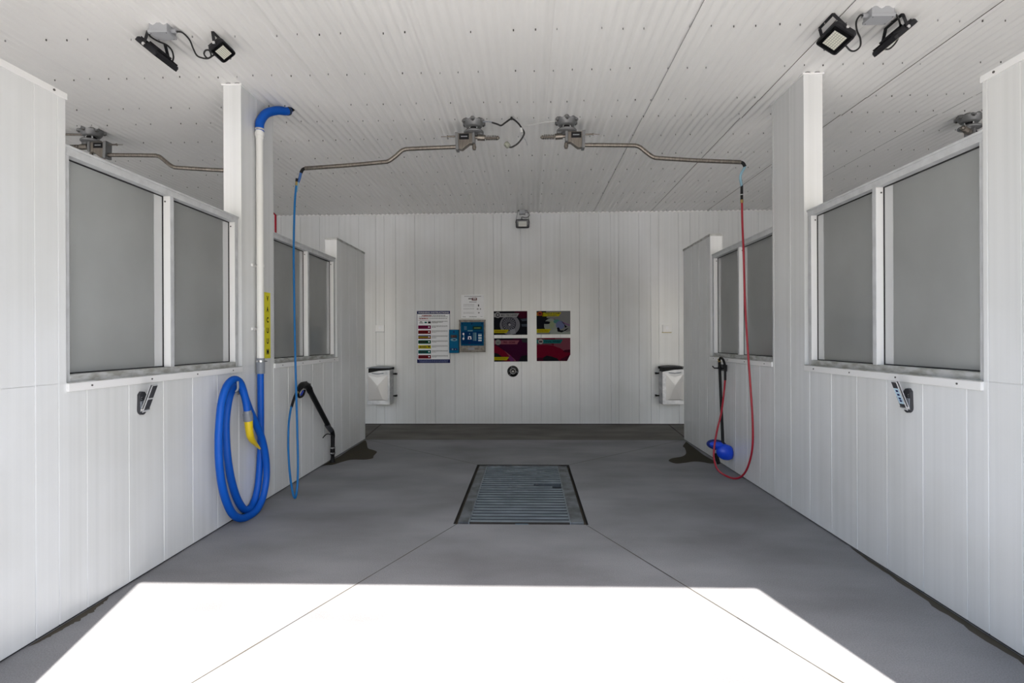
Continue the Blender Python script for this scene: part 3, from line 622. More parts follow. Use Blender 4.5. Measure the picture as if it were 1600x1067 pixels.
# VACUUM sign
y0, y1 = 4.915, 5.025
b = MB(); b.box((XL-.001, y0, 1.332), (XL+.004, y1, 1.953), SIGNY)
for i, ch in enumerate('VACUUM'):
    z = PX(417, 466.5 + 16.6*i, X=XL).z
    b.text(ch, (XL+.0046, (y0+y1)/2, z), (0, 1, 0), (0, 0, 1), .052, BLACK, width=.040 if ch != 'M' else .044, bold=.045)
tag(b.build('vacuum_sign'), 'narrow vertical yellow sign lettered VACUUM in black', 'sign')

# ================================================================== MAT CLAMPS
def clampm(X, s, y, z, label, sticker):
    t = thing('mat_clamp', label, 'mat clamp', (X, y, z), 0, 'floor mat clamps on the walls')
    b = MB(); pts = []
    for k in range(13): a = PI*k/12 + PI; pts.append((.034*math.cos(a), -.035+.034*math.sin(a)))
    pts += [(.034, .055), (.018, .075), (-.012, .08), (-.030, .062)]
    P = [(X - s*.001, y + a, z + c) for a, c in pts]; Q = [(X + s*.016, y + a*.93, z + c) for a, c in pts]; N = len(P)
    b.add(P + Q, [tuple(range(N)), tuple(reversed(range(N, 2*N)))] + [((i+1) % N, i, i+N, (i+1) % N+N) for i in range(N)], SLATE); b.build('base_plate', t)
    b = MB(); b.box((X + s*.014, y-.026, z-.045), (X + s*.022, y+.026, z+.02), CUFF)
    for k in range(3): b.cyl((X + s*.015, y - .018, z+.015+.014*k), (X + s*.021, y - .018, z+.015+.014*k), .004, CHROME, n=8)
    b.build('rubber_pad', t)
    M = Matrix.Translation((X + s*.024, y, z-.05)) @ Matrix.Rotation(s*math.radians(21), 4, 'Y')
    b = MB(); b.box((-.004, -.027, 0), (.004, .027, .185), ALU, M); b.box((-.010, -.027, 0), (.010, -.0245, .185), BINM, M); b.build('lever', t, bevel=.001)
    b = MB(); b.box((-.0065 if s > 0 else -.0045, -.025, .095), (.0045 if s > 0 else .0065, .0265, .178), SLATE, M); b.box((s*.004-.002, -.024, .02), (s*.004+.002, .0265, .085), SLATE, M); b.build('grip_pad', t)
    if sticker:
        b = MB(); M2 = M @ Matrix.Translation((s*.0068, 0, .095)); b.box((-.0005, -.022, -.055), (.0008, .022, .045), mat('sticker_pale_blue', (.50, .68, .80), .5), M2)
        for dz in (.022, -.002, -.026, -.042): b.box((-.001, -.010, dz), (.0014, .010, dz+.012), NAVY, M2)
        o = b.build('sticker', t); o['label'] = 'pale blue printed sticker'
    b = MB(); b.cyl((X + s*.03, y-.032, z-.035), (X + s*.03, y+.032, z-.035), .007, CHROME, n=10); b.build('hinge_pin', t)
clampm(XL, 1, 3.32, 1.10, 'dark grey floor mat clamp under the window on the same side as the vacuum hose', False)
clampm(XR, -1, 3.30, 1.115, 'dark grey floor mat clamp with a pale blue sticker under the window', True)

# ================================================================== FLOODLIGHTS
def floodlight(label, c, nx, W=.31, H=.19, group='ceiling floodlights', leds=True, face=None, off=0.0):
    """c: centre; W along Y; nx: horizontal part of the facing direction (in X) or face vector"""
    n = Vector(face) if face else Vector((nx, 0, -math.sqrt(1-nx*nx)))
    long_ = Vector((0, 1, 0)) if not face else Vector((1, 0, 0))
    up = n.cross(long_).normalized()
    R = Matrix((long_, up, n)).transposed().to_4x4(); M = Matrix.Translation(c) @ R
    t = thing('floodlight', label, 'floodlight', c, 0, group)
    r_ = .026; cor = []
    for (sx, sy) in ((1, 1), (-1, 1), (-1, -1), (1, -1)):
        for k in range(5):
            a = math.atan2(sy, sx) - PI/4 + PI/2*k/4; cor.append((sx*(W/2-r_) + r_*math.cos(a), sy*(H/2-r_) + r_*math.sin(a)))
    N = len(cor)
    def slab(mb, k0, z0, k1, z1, m):
        A = [M @ Vector((a*k0, c_*k0, z0)) for a, c_ in cor]; B_ = [M @ Vector((a*k1, c_*k1, z1)) for a, c_ in cor]
        mb.add(A + B_, [tuple(reversed(range(N))), tuple(range(N, 2*N))] + [(i, (i+1) % N, (i+1) % N+N, i+N) for i in range(N)], m)
    b = MB(); slab(b, .94, -.022, 1, -.010, CHAR); slab(b, 1, -.010, 1, .016, CHAR)
    b.box((-W*.22, -H*.28, -.044), (W*.22, H*.28, -.020), CHAR, M)
    for k in range(9): b.box((-W*.42 + W*.84*k/8 - .002, -H*.40, -.032), (-W*.42 + W*.84*k/8 + .002, H*.40, -.020), CHAR, M)
    b.build('housing', t)
    lw, lh = W*.62, H*.58
    b = MB(); b.box((-W*.44, -H*.42, .0145), (W*.44, H*.42, .0175), BLACKG, M); b.build('glass', t)
    b = MB(); b.box((-lw/2, -lh/2, .0172), (lw/2, lh/2, .0186), LENS, M)
    if leds:
        for i in range(6):
            for j in range(8): b.cbox((-lw/2 + lw*(j+.5)/8, -lh/2 + lh*(i+.5)/6, .0190), (lw/8*.6, lh/6*.45, .0012), LED, M)
    b.build('led_panel', t)
    # U bracket up to the ceiling
    cz = ZC - .014; b = MB(); q = .55
    base = Vector((c[0], c[1], cz)) + (Vector((0, 0, 0)) if face else Vector((off, 0, 0)))
    pe = [M @ Vector((sx*(W/2 + .008), 0, 0)) for sx in (-1, 1)]; pc = [base + long_*(sx*W*.34) for sx in (-1, 1)]
    def strap(p, r, wid=.022, th=.004):
        d = (r-p).normalized(); sd = long_.cross(d).normalized() * wid/2; th_ = d.cross(sd).normalized() * th/2
        vs = [p+sd+th_, p-sd+th_, p-sd-th_, p+sd-th_, r+sd+th_, r-sd+th_, r-sd-th_, r+sd-th_]
        b.add(vs, [(0,3,2,1),(4,5,6,7),(0,1,5,4),(1,2,6,5),(2,3,7,6),(3,0,4,7)], CHAR)
    b.cbox(base + Vector((0, 0, .004)), (.024 if not face else W*.7, W*.7 if not face else .024, .005), CHAR)
    for p, r in zip(pc, pe): strap(p, r)
    b.build('bracket', t)
    for sx in (-1, 1):
        b = MB(); b.cyl(M @ Vector((sx*(W/2+.004), 0, 0)), M @ Vector((sx*(W/2+.018), 0, 0)), .011, CHROME, n=12); b.build('bolt', t)
    return t, M
c1 = PX(246, 85, Z=3.595); c2 = PX(347, 79, Z=3.62); c3 = PX(1306, 60, Z=3.60); c4 = PX(1397, 60, Z=3.605)
floodlight('black ceiling floodlight turned edge-on to the left bay beside a grey junction box', c1, -.64, W=.26, off=-.005)
floodlight('small black ceiling floodlight above the vacuum post, lens towards the middle bay', c2, .60, .18, .125, off=-.032)
floodlight('black ceiling floodlight with rows of LEDs showing, above the right tall panel', c3, -.55, .25, .17, off=-.065)
floodlight('black ceiling floodlight turned edge-on to the right bay beside a grey junction box', c4, .64, W=.26)
cb = PX(816.5, 349.5, Y=9.20)
floodlight('small black floodlight hanging in front of the back wall just below the ceiling', tuple(cb), 0, .235, .15, leds=False, face=(0, -.93, -.36), group=None)
def jbox(label, c, size, glands, group='junction boxes'):
    t = thing('junction_box', label, 'junction box', c, 0, group)
    x, y, z = c; sx, sy, sz = size; z1 = ZC - .012
    b = MB(); b.box((x-sx/2, y-sy/2, z1-sz*.7), (x+sx/2, y+sy/2, z1+.004), JBOX); b.build('box', t, bevel=.004)
    b = MB(); b.box((x-sx/2-.004, y-sy/2-.004, z1-sz), (x+sx/2+.004, y+sy/2+.004, z1-sz*.7), JBOX)
    for a in (-1, 1):
        for d in (-1, 1): b.cyl((x+a*(sx/2-.01), y+d*(sy/2-.01), z1-sz-.001), (x+a*(sx/2-.01), y+d*(sy/2-.01), z1-sz+.004), .004, SCREW, n=8)
    b.build('lid', t, bevel=.003)
    for a in glands:
        b = MB(); b.cyl((x+a*sx/2, y, z1-sz*.45), (x+a*(sx/2+.035), y, z1-sz*.45), .016, JBOX, n=12); b.build('gland', t)
j1 = PX(254, 47, Z=3.70); jbox('grey junction box between the two floodlights near the vacuum post', tuple(j1), (.13, .10, .065), (-1, 1))
j2 = PX(1373, 22, Z=3.70); jbox('grey junction box between the two floodlights above the right tall panel', tuple(j2), (.15, .10, .065), (-1, 1))
j3 = PX(816, 329, Z=3.70); jbox('small grey junction box above the back wall floodlight', (j3.x, 9.18, 3.70), (.10, .10, .07), (1,))
def cable(label, pts, r=.006):
    b = MB(); b.tube(catmull(pts, 8), r, CABLE, 8); tag(b.build('light_cable'), label, 'cable', 'floodlight cables')
zj = ZC - .045
cable('black cable snaking from the junction box to the small floodlight by the vacuum post', [Vector((j1.x+.09, j1.y, zj)), PX(285, 51, Z=3.69), PX(296, 62, Z=3.68), PX(302, 76, Z=3.67), PX(308, 87, Z=3.66), PX(318, 91, Z=3.65), PX(326, 91, Z=3.64), PX(330, 87, Z=3.63), PX(327, 79, Z=3.63), PX(321, 79, Z=3.64), PX(319, 85, Z=3.64), PX(325, 91, Z=3.63), PX(334, 86, Z=3.625)])
cable('black cable curving from the junction box behind the edge-on floodlight by the left bay', [Vector((j1.x-.05, j1.y-.02, zj-.01)), PX(236, 50, Z=3.69), PX(234, 56, Z=3.68), PX(246, 64, Z=3.67), PX(260, 70, Z=3.67), PX(268, 78, Z=3.66), PX(271, 88, Z=3.64), PX(270, 95, Z=3.62)])
cable('black cable drooping from the junction box to the LED floodlight above the right tall panel', [Vector((j2.x-.10, j2.y, zj)), PX(1344, 24, Z=3.68), PX(1338, 34, Z=3.67), PX(1339, 48, Z=3.66), PX(1344, 60, Z=3.65), PX(1344, 72, Z=3.64), PX(1337, 79, Z=3.63), PX(1329, 79, Z=3.62), PX(1321, 71, Z=3.61)])
cable('black cable drooping from the junction box to the edge-on floodlight by the right bay', [Vector((j2.x+.10, j2.y, zj)), PX(1401, 24, Z=3.68), PX(1406, 36, Z=3.66), PX(1406, 52, Z=3.65), PX(1400, 66, Z=3.64), PX(1390, 76, Z=3.63), PX(1381, 77, Z=3.61)])
cable('short black cable loop from the junction box to the back wall floodlight', [Vector((j3.x+.08, 9.18, zj)), PX(826, 333, Y=9.15), PX(827, 337, Y=9.15), PX(822, 340, Y=9.15), PX(816, 339, Y=9.17), PX(815, 341, Y=9.2), Vector((cb.x, 9.22, cb.z+.07))])

# ================================================================== BACK WALL ITEMS
Yw = YB - .0008
class Sheet:
    """flat printed board on the back wall; local coordinates 0..1, y down"""
    def __init__(s, x0, y0, x1, y1, th=.004, base=PAPER, Y=None):
        Yp = YB if Y is None else Y
        a, c = PX(x0, y0, Y=Yp), PX(x1, y1, Y=Yp); s.x0, s.x1, s.z1, s.z0, s.Y, s.th = a.x, c.x, a.z, c.z, Yp, th
        s.b = MB(); s.b.box((s.x0, Yp, s.z0), (s.x1, Yp-th, s.z1), base); s.k = 1
    def P(s, u, v, k): return (s.x0 + (s.x1-s.x0)*u, s.Y - s.th - .0005*k, s.z1 - (s.z1-s.z0)*v)
    def poly(s, pts, m, k=1): s.b.flat([s.P(u, v, k) for u, v in reversed(pts)], m) if s.area(pts) < 0 else s.b.flat([s.P(u, v, k) for u, v in pts][::-1], m)
    def area(s, pts): return sum(a[0]*c[1]-c[0]*a[1] for a, c in zip(pts, pts[1:]+pts[:1]))
    def rect(s, u0, v0, u1, v1, m, k=1): s.poly([(u0, v0), (u1, v0), (u1, v1), (u0, v1)], m, k)
    def disc(s, u, v, ru, rv, m, k=1, n=24): s.poly([(u+ru*math.cos(2*PI*i/n), v+rv*math.sin(2*PI*i/n)) for i in range(n)], m, k)
    def text(s, t, u, v, h, w, m, k=3, bold=.0): s.b.text(t, s.P(u, v, k), (1, 0, 0), (0, 0, 1), h*(s.z1-s.z0), m, width=w*(s.x1-s.x0), bold=bold)
    def scribble(s, u0, u1, v, m=INKG, k=2, h=.006, gap=.25):
        u = u0
        while u < u1:
            L = random.uniform(.02, .055); s.rect(u, v-h, min(u+L, u1), v+h, m, k); u += L + .012
    def done(s, name, label, cat, group=None): return tag(s.b.build(name), label, cat, group)

s = Sheet(651.5, 486, 703.5, 567)
s.rect(0, 0, .012, 1, NAVY, 2); s.rect(.988, 0, 1, 1, NAVY, 2); s.rect(0, 0, 1, .058, NAVY, 2); s.rect(0, .93, 1, 1, NAVY, 2)
s.text('WASHING INSTRUCTIONS', .5, .030, .028, .93, PAPER, 4, bold=.01)
redi = ink('red', (.30, .01, .015))
s.scribble(.15, .45, .09, redi, 2, .011); s.scribble(.48, .86, .09, INK, 2, .006); s.scribble(.06, .93, .112, INKG, 2, .006)
s.scribble(.06, .34, .145, redi, 2, .010); s.scribble(.37, .92, .145, INKG, 2, .007); s.scribble(.04, .42, .180, redi, 2, .003)
s.rect(.09, .20, .16, .213, INK, 2); s.rect(.07, .225, .19, .235, INK, 2); s.rect(.23, .205, .30, .235, ink('teal', (.01, .16, .14)), 2); s.rect(.335, .20, .42, .24, INK, 2)
rows = [((.22, .005, .07),), ((.20, .006, .008),), None, ((.0, .075, .04),), ((.62, .52, .01),), ((.0, .13, .12),), ((.22, .01, .02),)]
for i, rr in enumerate(rows):
    v0 = .277 + .0952*i; v1 = v0 + .066
    if rr: s.rect(.035, v0, .42, v1, ink('row%d' % i, rr[0]), 2)
    else:
        s.rect(.035, v0, .42, v0+.022, NAVY, 2); s.rect(.035, v0+.022, .42, v0+.045, ink('row_y', (.50, .40, .03)), 2); s.rect(.035, v0+.045, .42, v1, ink('row_r', (.16, .01, .01)), 2)
    s.scribble(.08, .28, v0+.033, INK if i == 4 else ink('row_dim', (.09, .03, .04)), 3, .010) if i != 2 else None
    s.rect(.34, v0+.02, .385, v0+.042, INK if i == 4 else PAPER, 3); s.rect(.31, v0+.012, .40, v0+.018, INK, 3)
    for j in range(3 if i != 2 else 4): s.scribble(.45, .93 - (.0 if j < 2 else .35), v0+.008+.015*j, INKG, 2, .0045)
for j in range(3): s.scribble(.45, .93 - .15*j, .20+.016*j, INK if j < 2 else INKG, 2, .0045)
s.scribble(.06, .94, .953, ink('pale_blue', (.25, .30, .50)), 3, .006); s.scribble(.08, .92, .977, ink('pale_blue', (.25, .30, .50)), 3, .007)
s.done('instruction_board', 'tall white instruction board headed WASHING INSTRUCTIONS with coloured bars', 'sign')

s = Sheet(720.5, 460.5, 756, 497, th=.0025)
s.scribble(.15, .88, .07, INK, 2, .010); s.rect(.32, .14, .46, .20, INKG, 2); s.rect(.47, .135, .70, .245, ink('dark_red', (.10, .012, .012)), 2); s.rect(.52, .165, .66, .20, PAPER, 3); s.scribble(.36, .68, .31, INK, 2, .012)
for v in (.41, .45, .49, .58, .62, .75, .79): s.scribble(.10, .58, v, INKG, 2, .006)
s.disc(.77, .46, .03, .05, INK, 2); s.disc(.73, .61, .045, .03, INKG, 2); s.disc(.85, .61, .03, .03, INKG, 2); s.disc(.78, .77, .04, .03, INKG, 2)
s.scribble(.06, .20, .94, INK, 2, .010); s.scribble(.36, .68, .94, INK, 2, .012); s.scribble(.85, .95, .93, INKG, 2, .008)
s.done('paper_notice', 'small white printed notice above the blue pay station', 'notice')

# pay station
def paystation():
    Yf = YB - .10
    a, c = PX(718, 500.5, Y=Yf), PX(757.8, 550, Y=Yf)
    t = thing('pay_station', 'blue faced wall pay station in a stainless steel box with display and buttons', 'pay station', ((a.x+c.x)/2, YB, c.z))
    b = MB(); b.box((a.x, Yf, c.z), (c.x, YB+.001, a.z), BOXST); b.box((a.x-.012, Yf-.004, a.z-.012), (c.x+.012, Yf+.03, a.z+.008), BOXST)
    b.box((a.x-.004, Yf-.010, c.z), (a.x+.016, Yf, a.z), BOXST); b.box((c.x-.012, Yf-.010, c.z), (c.x+.004, Yf, a.z), BOXST); b.box((a.x, Yf-.010, c.z), (c.x, Yf, c.z+.012), BOXST); b.build('box', t, bevel=.003)
    s = Sheet(720, 503.3, 756, 540, th=.006, base=ink('blue_panel', (.006, .105, .23), .3), Y=Yf)
    for u in (.06, .48, .92): s.disc(u, .07, .03, .03, ink('blue_dark', (.004, .03, .12)), 2)
    s.rect(.03, .40, .95, .93, ink('blue_deep', (.003, .05, .17), .3), 1); s.rect(.52, .18, .92, .32, ink('lcd_bezel', (.01, .04, .04), .2), 2); s.rect(.56, .21, .88, .29, ink('lcd', (.07, .14, .07), .2), 3); s.scribble(.60, .84, .25, ink('lcd_text', (.30, .38, .12)), 4, .018)
    s.rect(.14, .17, .26, .33, ink('steel_blue', (.10, .20, .30)), 2); s.rect(.30, .345, .52, .385, ink('sky', (.25, .50, .60)), 2)
    s.rect(.11, .46, .15, .74, ink('sky', (.25, .50, .60)), 2); s.disc(.115, .50, .04, .05, PAPER, 3); s.disc(.115, .70, .04, .05, PAPER, 3)
    s.poly([(.32, .60), (.45, .60), (.47, .73), (.30, .73)], PAPER, 3); s.disc(.385, .68, .035, .045, NAVY, 4); s.disc(.385, .50, .02, .03, ink('sky', (.25, .50, .60)), 3)
    for j in range(7): s.rect(.53, .45+.05*j, .68, .485+.05*j, ink('sky', (.25, .50, .60)), 3); s.rect(.55, .458+.05*j, .60, .478+.05*j, NAVY, 4)
    for j in range(6): s.rect(.76, .49+.055*j, .91, .53+.055*j, PAPER if j % 2 else ink('sky', (.25, .50, .60)), 3)
    s.poly([(.38, .80), (.44, .92), (.32, .92)], NAVY, 3)
    o = s.b.build('control_panel', t); o['label'] = 'dark blue control panel'
    b = MB(); a2, c2 = PX(720, 541, Y=Yf), PX(756, 548.5, Y=Yf); b.box((a2.x, Yf-.012, c2.z), (c2.x, Yf, a2.z), BOXST); b.box((a2.x+.13, Yf-.016, c2.z+.02), (a2.x+.24, Yf-.010, a2.z-.02), CUFF); b.build('door', t, bevel=.002)
    for i in range(2):
        b = MB(); b.box((a2.x+.04+.22*i, Yf-.018, a2.z-.05), (a2.x+.09+.22*i, Yf-.010, a2.z-.042), CHAR); b.build('slot', t)
    # separate card reader
    Yr = YB - .07; a, c = PX(701.5, 515, Y=Yr), PX(717, 551.5, Y=Yr)
    t = thing('card_reader', 'narrow bright blue card reader box between the instruction board and pay station', 'card reader', ((a.x+c.x)/2, YB, c.z))
    b = MB(); b.box((a.x, Yr+.004, c.z), (c.x, YB+.001, a.z), CHAR); b.build('box', t, bevel=.003)
    s = Sheet(701.8, 515.3, 716.8, 551.3, th=.004, base=ink('bright_blue', (.01, .17, .36), .3), Y=Yr+.004)
    s.rect(.14, .22, .82, .35, BLACKG, 2); s.rect(.35, .27, .60, .30, ink('red_led', (.35, .02, .02)), 3); s.disc(.5, .43, .36, .06, ink('sky', (.25, .50, .60)), 2); s.disc(.55, .43, .17, .025, NAVY, 3); s.disc(.5, .09, .09, .035, NAVY, 2)
    s.rect(.12, .80, .85, .89, NAVY, 2); s.disc(.35, .845, .10, .035, ink('sky', (.25, .50, .60)), 3); s.rect(.6, .83, .72, .86, ink('sky', (.25, .50, .60)), 3)
    s.b.build('front_panel', t)
paystation()

# posters
LG = ink('light_grey', (.38, .38, .39)); DG = ink('near_black', (.010, .011, .016)); YLW = ink('yellow', (.50, .44, .01)); GR = ink('grey', (.17, .17, .18)); RD = ink('poster_red', (.17, .003, .022)); MG = ink('maroon', (.055, .004, .018))
def banner(s, u0, v0, u1, v1, m, k=3): s.poly([(u0, v0), (u1, v0), (u1-.07, v1), (u0, v1)], m, k)
G4 = 'wash cycle posters'
s = Sheet(771.5, 486.3, 824, 523, base=DG)
s.poly([(.62, .0), (1, 0), (1, .34), (.78, .30), (.64, .10)], MG, 1); s.poly([(.80, .34), (1, .28), (1, .40), (.85, .43)], ink('bluegrey', (.06, .075, .10)), 1); s.poly([(.82, .55), (1, .54), (1, .66), (.84, .65)], ink('bluegrey', (.06, .075, .10)), 1)
s.disc(.48, .58, .30, .42, ink('tyre', (.21, .21, .24)), 2, 36); s.disc(.45, .54, .215, .30, ink('rim_dark', (.055, .055, .075)), 3, 36)
for i in range(18):
    a = 2*PI*i/18; da = .07; s.poly([(.45+.05*math.cos(a-da), .54+.07*math.sin(a-da)), (.45+.19*math.cos(a-da), .54+.265*math.sin(a-da)), (.45+.19*math.cos(a+da), .54+.265*math.sin(a+da)), (.45+.05*math.cos(a+da), .54+.07*math.sin(a+da))], ink('spoke', (.24, .24, .27)), 4)
s.disc(.45, .54, .06, .085, ink('rim_dark', (.055, .055, .075)), 5); s.disc(.47, .57, .035, .05, LG, 6)
s.poly([(.48, .80), (.62, .74), (.66, .95), (.5, .99)], ink('foam', (.30, .31, .34)), 5)
banner(s, 0, .09, .76, .25, LG, 6); s.disc(.12, .16, .085, .125, LG, 7); s.disc(.12, .16, .058, .085, INK, 8); s.disc(.12, .16, .03, .045, LG, 9); s.text('MAG / TIRE CLEANER', .46, .17, .085, .48, INK, 8, bold=.01)
banner(s, 0, .78, .45, .92, YLW, 7); s.scribble(.04, .36, .85, ink('ochre', (.28, .16, .01)), 8, .02)
s.done('poster', 'wash poster with a soapy wire wheel under a grey banner', 'poster', G4)
s = Sheet(838.3, 486, 891.3, 522.2, base=ink('silver', (.22, .22, .22)))
s.poly([(0, 0), (.28, 0), (.30, .30), (.55, .35), (.35, .60), (.30, .78), (0, .8)], DG, 1); s.disc(.42, .62, .20, .30, ink('foam_grey', (.30, .33, .30)), 2); s.disc(.45, .58, .07, .16, ink('foam_green', (.30, .36, .22)), 3); s.disc(.30, .50, .12, .06, DG, 3)
s.disc(.60, .45, .10, .09, ink('foam_teal', (.10, .27, .25)), 3); s.disc(.70, .60, .13, .18, ink('foam_blue', (.16, .19, .34)), 4); s.poly([(.72, .44), (.98, .58), (.98, .66), (.80, .55)], ink('foam_lilac', (.22, .13, .24)), 4)
s.poly([(.60, .72), (.66, .70), (.70, .82), (.80, .84), (.88, .76), (.95, .74), (.86, .84), (.74, .92), (.62, .88)], DG, 5); s.poly([(.82, .58), (.90, .68), (.84, .72)], DG, 5)
s.poly([(.40, .84), (.62, .76), (.9, .9), (1, .86), (1, 1), (.40, 1)], ink('foam_pale', (.34, .38, .34)), 4)
banner(s, .17, .06, .73, .23, YLW, 6); s.rect(0, .06, .20, .20, ink('orange', (.40, .20, .03)), 6); s.disc(.10, .11, .08, .09, ink('badge_red', (.38, .07, .02)), 7); s.disc(.10, .11, .035, .04, MG, 8)
s.text('TRIPLE FOAM', .46, .10, .065, .44, INK, 8, bold=.02); s.text('POLISH', .46, .185, .055, .26, INK, 8, bold=.02)
banner(s, 0, .77, .43, .93, YLW, 6); s.scribble(.04, .34, .83, ink('ochre', (.28, .16, .01)), 7, .012); s.scribble(.04, .34, .88, ink('ochre', (.28, .16, .01)), 7, .012)
s.done('poster', 'wash poster with foam covered car under yellow banners reading TRIPLE FOAM POLISH', 'poster', G4)
s = Sheet(772, 528.5, 824.3, 564.8, base=ink('plum', (.050, .004, .030)))
s.poly([(0, .30), (.10, .34), (.50, .72), (.62, .98), (.34, 1), (0, .66)], RD, 1); s.poly([(0, .62), (.12, .66), (.28, .84), (.2, 1), (0, 1)], DG, 2); s.poly([(.30, .52), (.60, .88), (.66, .98), (.60, .98), (.42, .72)], ink('glare', (.24, .09, .09)), 2)
s.poly([(.48, .72), (.62, .94), (.5, 1), (.42, .86)], ink('violet', (.15, .03, .13)), 3); s.poly([(.80, .0), (1, 0), (1, .2), (.85, .18)], ink('dull_green', (.035, .04, .045)), 1); s.poly([(.72, 1), (.82, .76), (1, .72), (1, 1)], DG, 1); s.poly([(0, 0), (.58, 0), (.56, .06), (.02, .07)], DG, 2)
banner(s, 0, .09, .76, .26, ink('rose', (.27, .09, .12)), 6); s.disc(.12, .17, .085, .12, ink('pale_disc', (.27, .27, .26)), 7); s.rect(.08, .18, .15, .20, INK, 8); s.text('PRE - SOAK', .46, .175, .085, .36, MG, 8, bold=.02)
banner(s, 0, .80, .45, .94, YLW, 7); s.scribble(.04, .36, .87, ink('ochre2', (.36, .28, .01)), 8, .02)
s.done('poster', 'dark wash poster with a rose banner reading PRE - SOAK', 'poster', G4)
s = Sheet(838.5, 528, 891.3, 564, base=RD)
s.poly([(.55, 0), (1, 0), (1, .55), (.86, .62), (.70, .45), (.5, .34)], ink('pinkish', (.21, .06, .085)), 1); s.poly([(0, 0), (.2, 0), (.5, .34), (.3, .30), (0, .30)], ink('pinkish2', (.16, .045, .06)), 1); s.poly([(.18, 1), (.20, .84), (.30, .76), (.44, .80), (.60, .88), (.68, 1)], DG, 2); s.poly([(.78, .58), (.84, .52), (1, .50), (1, .64), (.84, .62)], MG, 2)
s.poly([(0, .85), (.2, .85), (.2, 1), (0, 1)], MG, 2); s.poly([(1, .72), (1, 1), (.90, 1)], PAPER, 3); s.poly([(.68, 1), (.72, .9), (1, .72), (.90, 1)], MG, 2)
banner(s, 0, .07, .78, .24, ink('teal_b', (.015, .16, .16)), 6); s.disc(.12, .155, .075, .11, ink('pale_disc2', (.42, .38, .37)), 7); s.rect(.07, .12, .17, .20, INK, 8); s.text('FINAL RINSE', .46, .155, .085, .46, ink('teal_dark', (.003, .045, .06)), 8, bold=.02)
s.done('poster', 'red car bonnet wash poster with a teal banner reading FINAL RINSE', 'poster', G4)

# round black dome
c = PX(801.5, 580, Y=YB)
t = thing('round_dome', 'glossy black round dome with a centre stud on the back wall under a poster', 'dome', c)
b = MB(); b.lathe([(.100, -.001), (.100, .012), (.096, .022), (.086, .030), (.060, .040), (.035, .046), (.030, .040), (.018, .040), (0, .042)], c, (0, -1, 0), BLACKG, 40); b.build('dome', t)
b = MB(); b.lathe([(.010, .036), (.010, .052), (.006, .056), (0, .056)], c, (0, -1, 0), CHROME, 12); b.build('stud', t)
for i in range(3):
    a = PI/2 + .3 + i*2*PI/3; b = MB(); p = c + Vector((.075*math.cos(a), -.030, .075*math.sin(a))); b.lathe([(.012, 0), (.010, .008), (0, .010)], p, (0, -1, 0), CUFF, 10); b.build('screw', t)

# wall plates
for (x0, y0, x1, y1, lab, strip) in ((587, 508, 600, 518.5, 'small blank white wall plate above the trash bin nearest the instruction board', None), (1035.5, 507.5, 1049.5, 519.5, 'small white wall plate with a yellowed bottom edge above the other trash bin', 1)):
    a, c = PX(x0, y0, Y=YB-.02), PX(x1, y1, Y=YB-.02); b = MB(); b.box((a.x, YB-.02, c.z), (c.x, YB+.001, a.z), WHITE)
    if strip: b.box((a.x-.01, YB-.022, c.z-.004), (c.x, YB+.0, c.z+.008), mat('yellowed_plastic', (.50, .42, .20), .5))
    else: b.box((a.x-.006, YB-.022, c.z-.003), (c.x+.004, YB+.0, c.z+.006), JBOX)
    b.box((a.x+.05, YB-.0225, c.z+.05), (a.x+.10, YB-.019, a.z-.02), PAPER)
    tag(b.build('wall_plate', bevel=.003), lab, 'wall plate', 'blank wall plates')

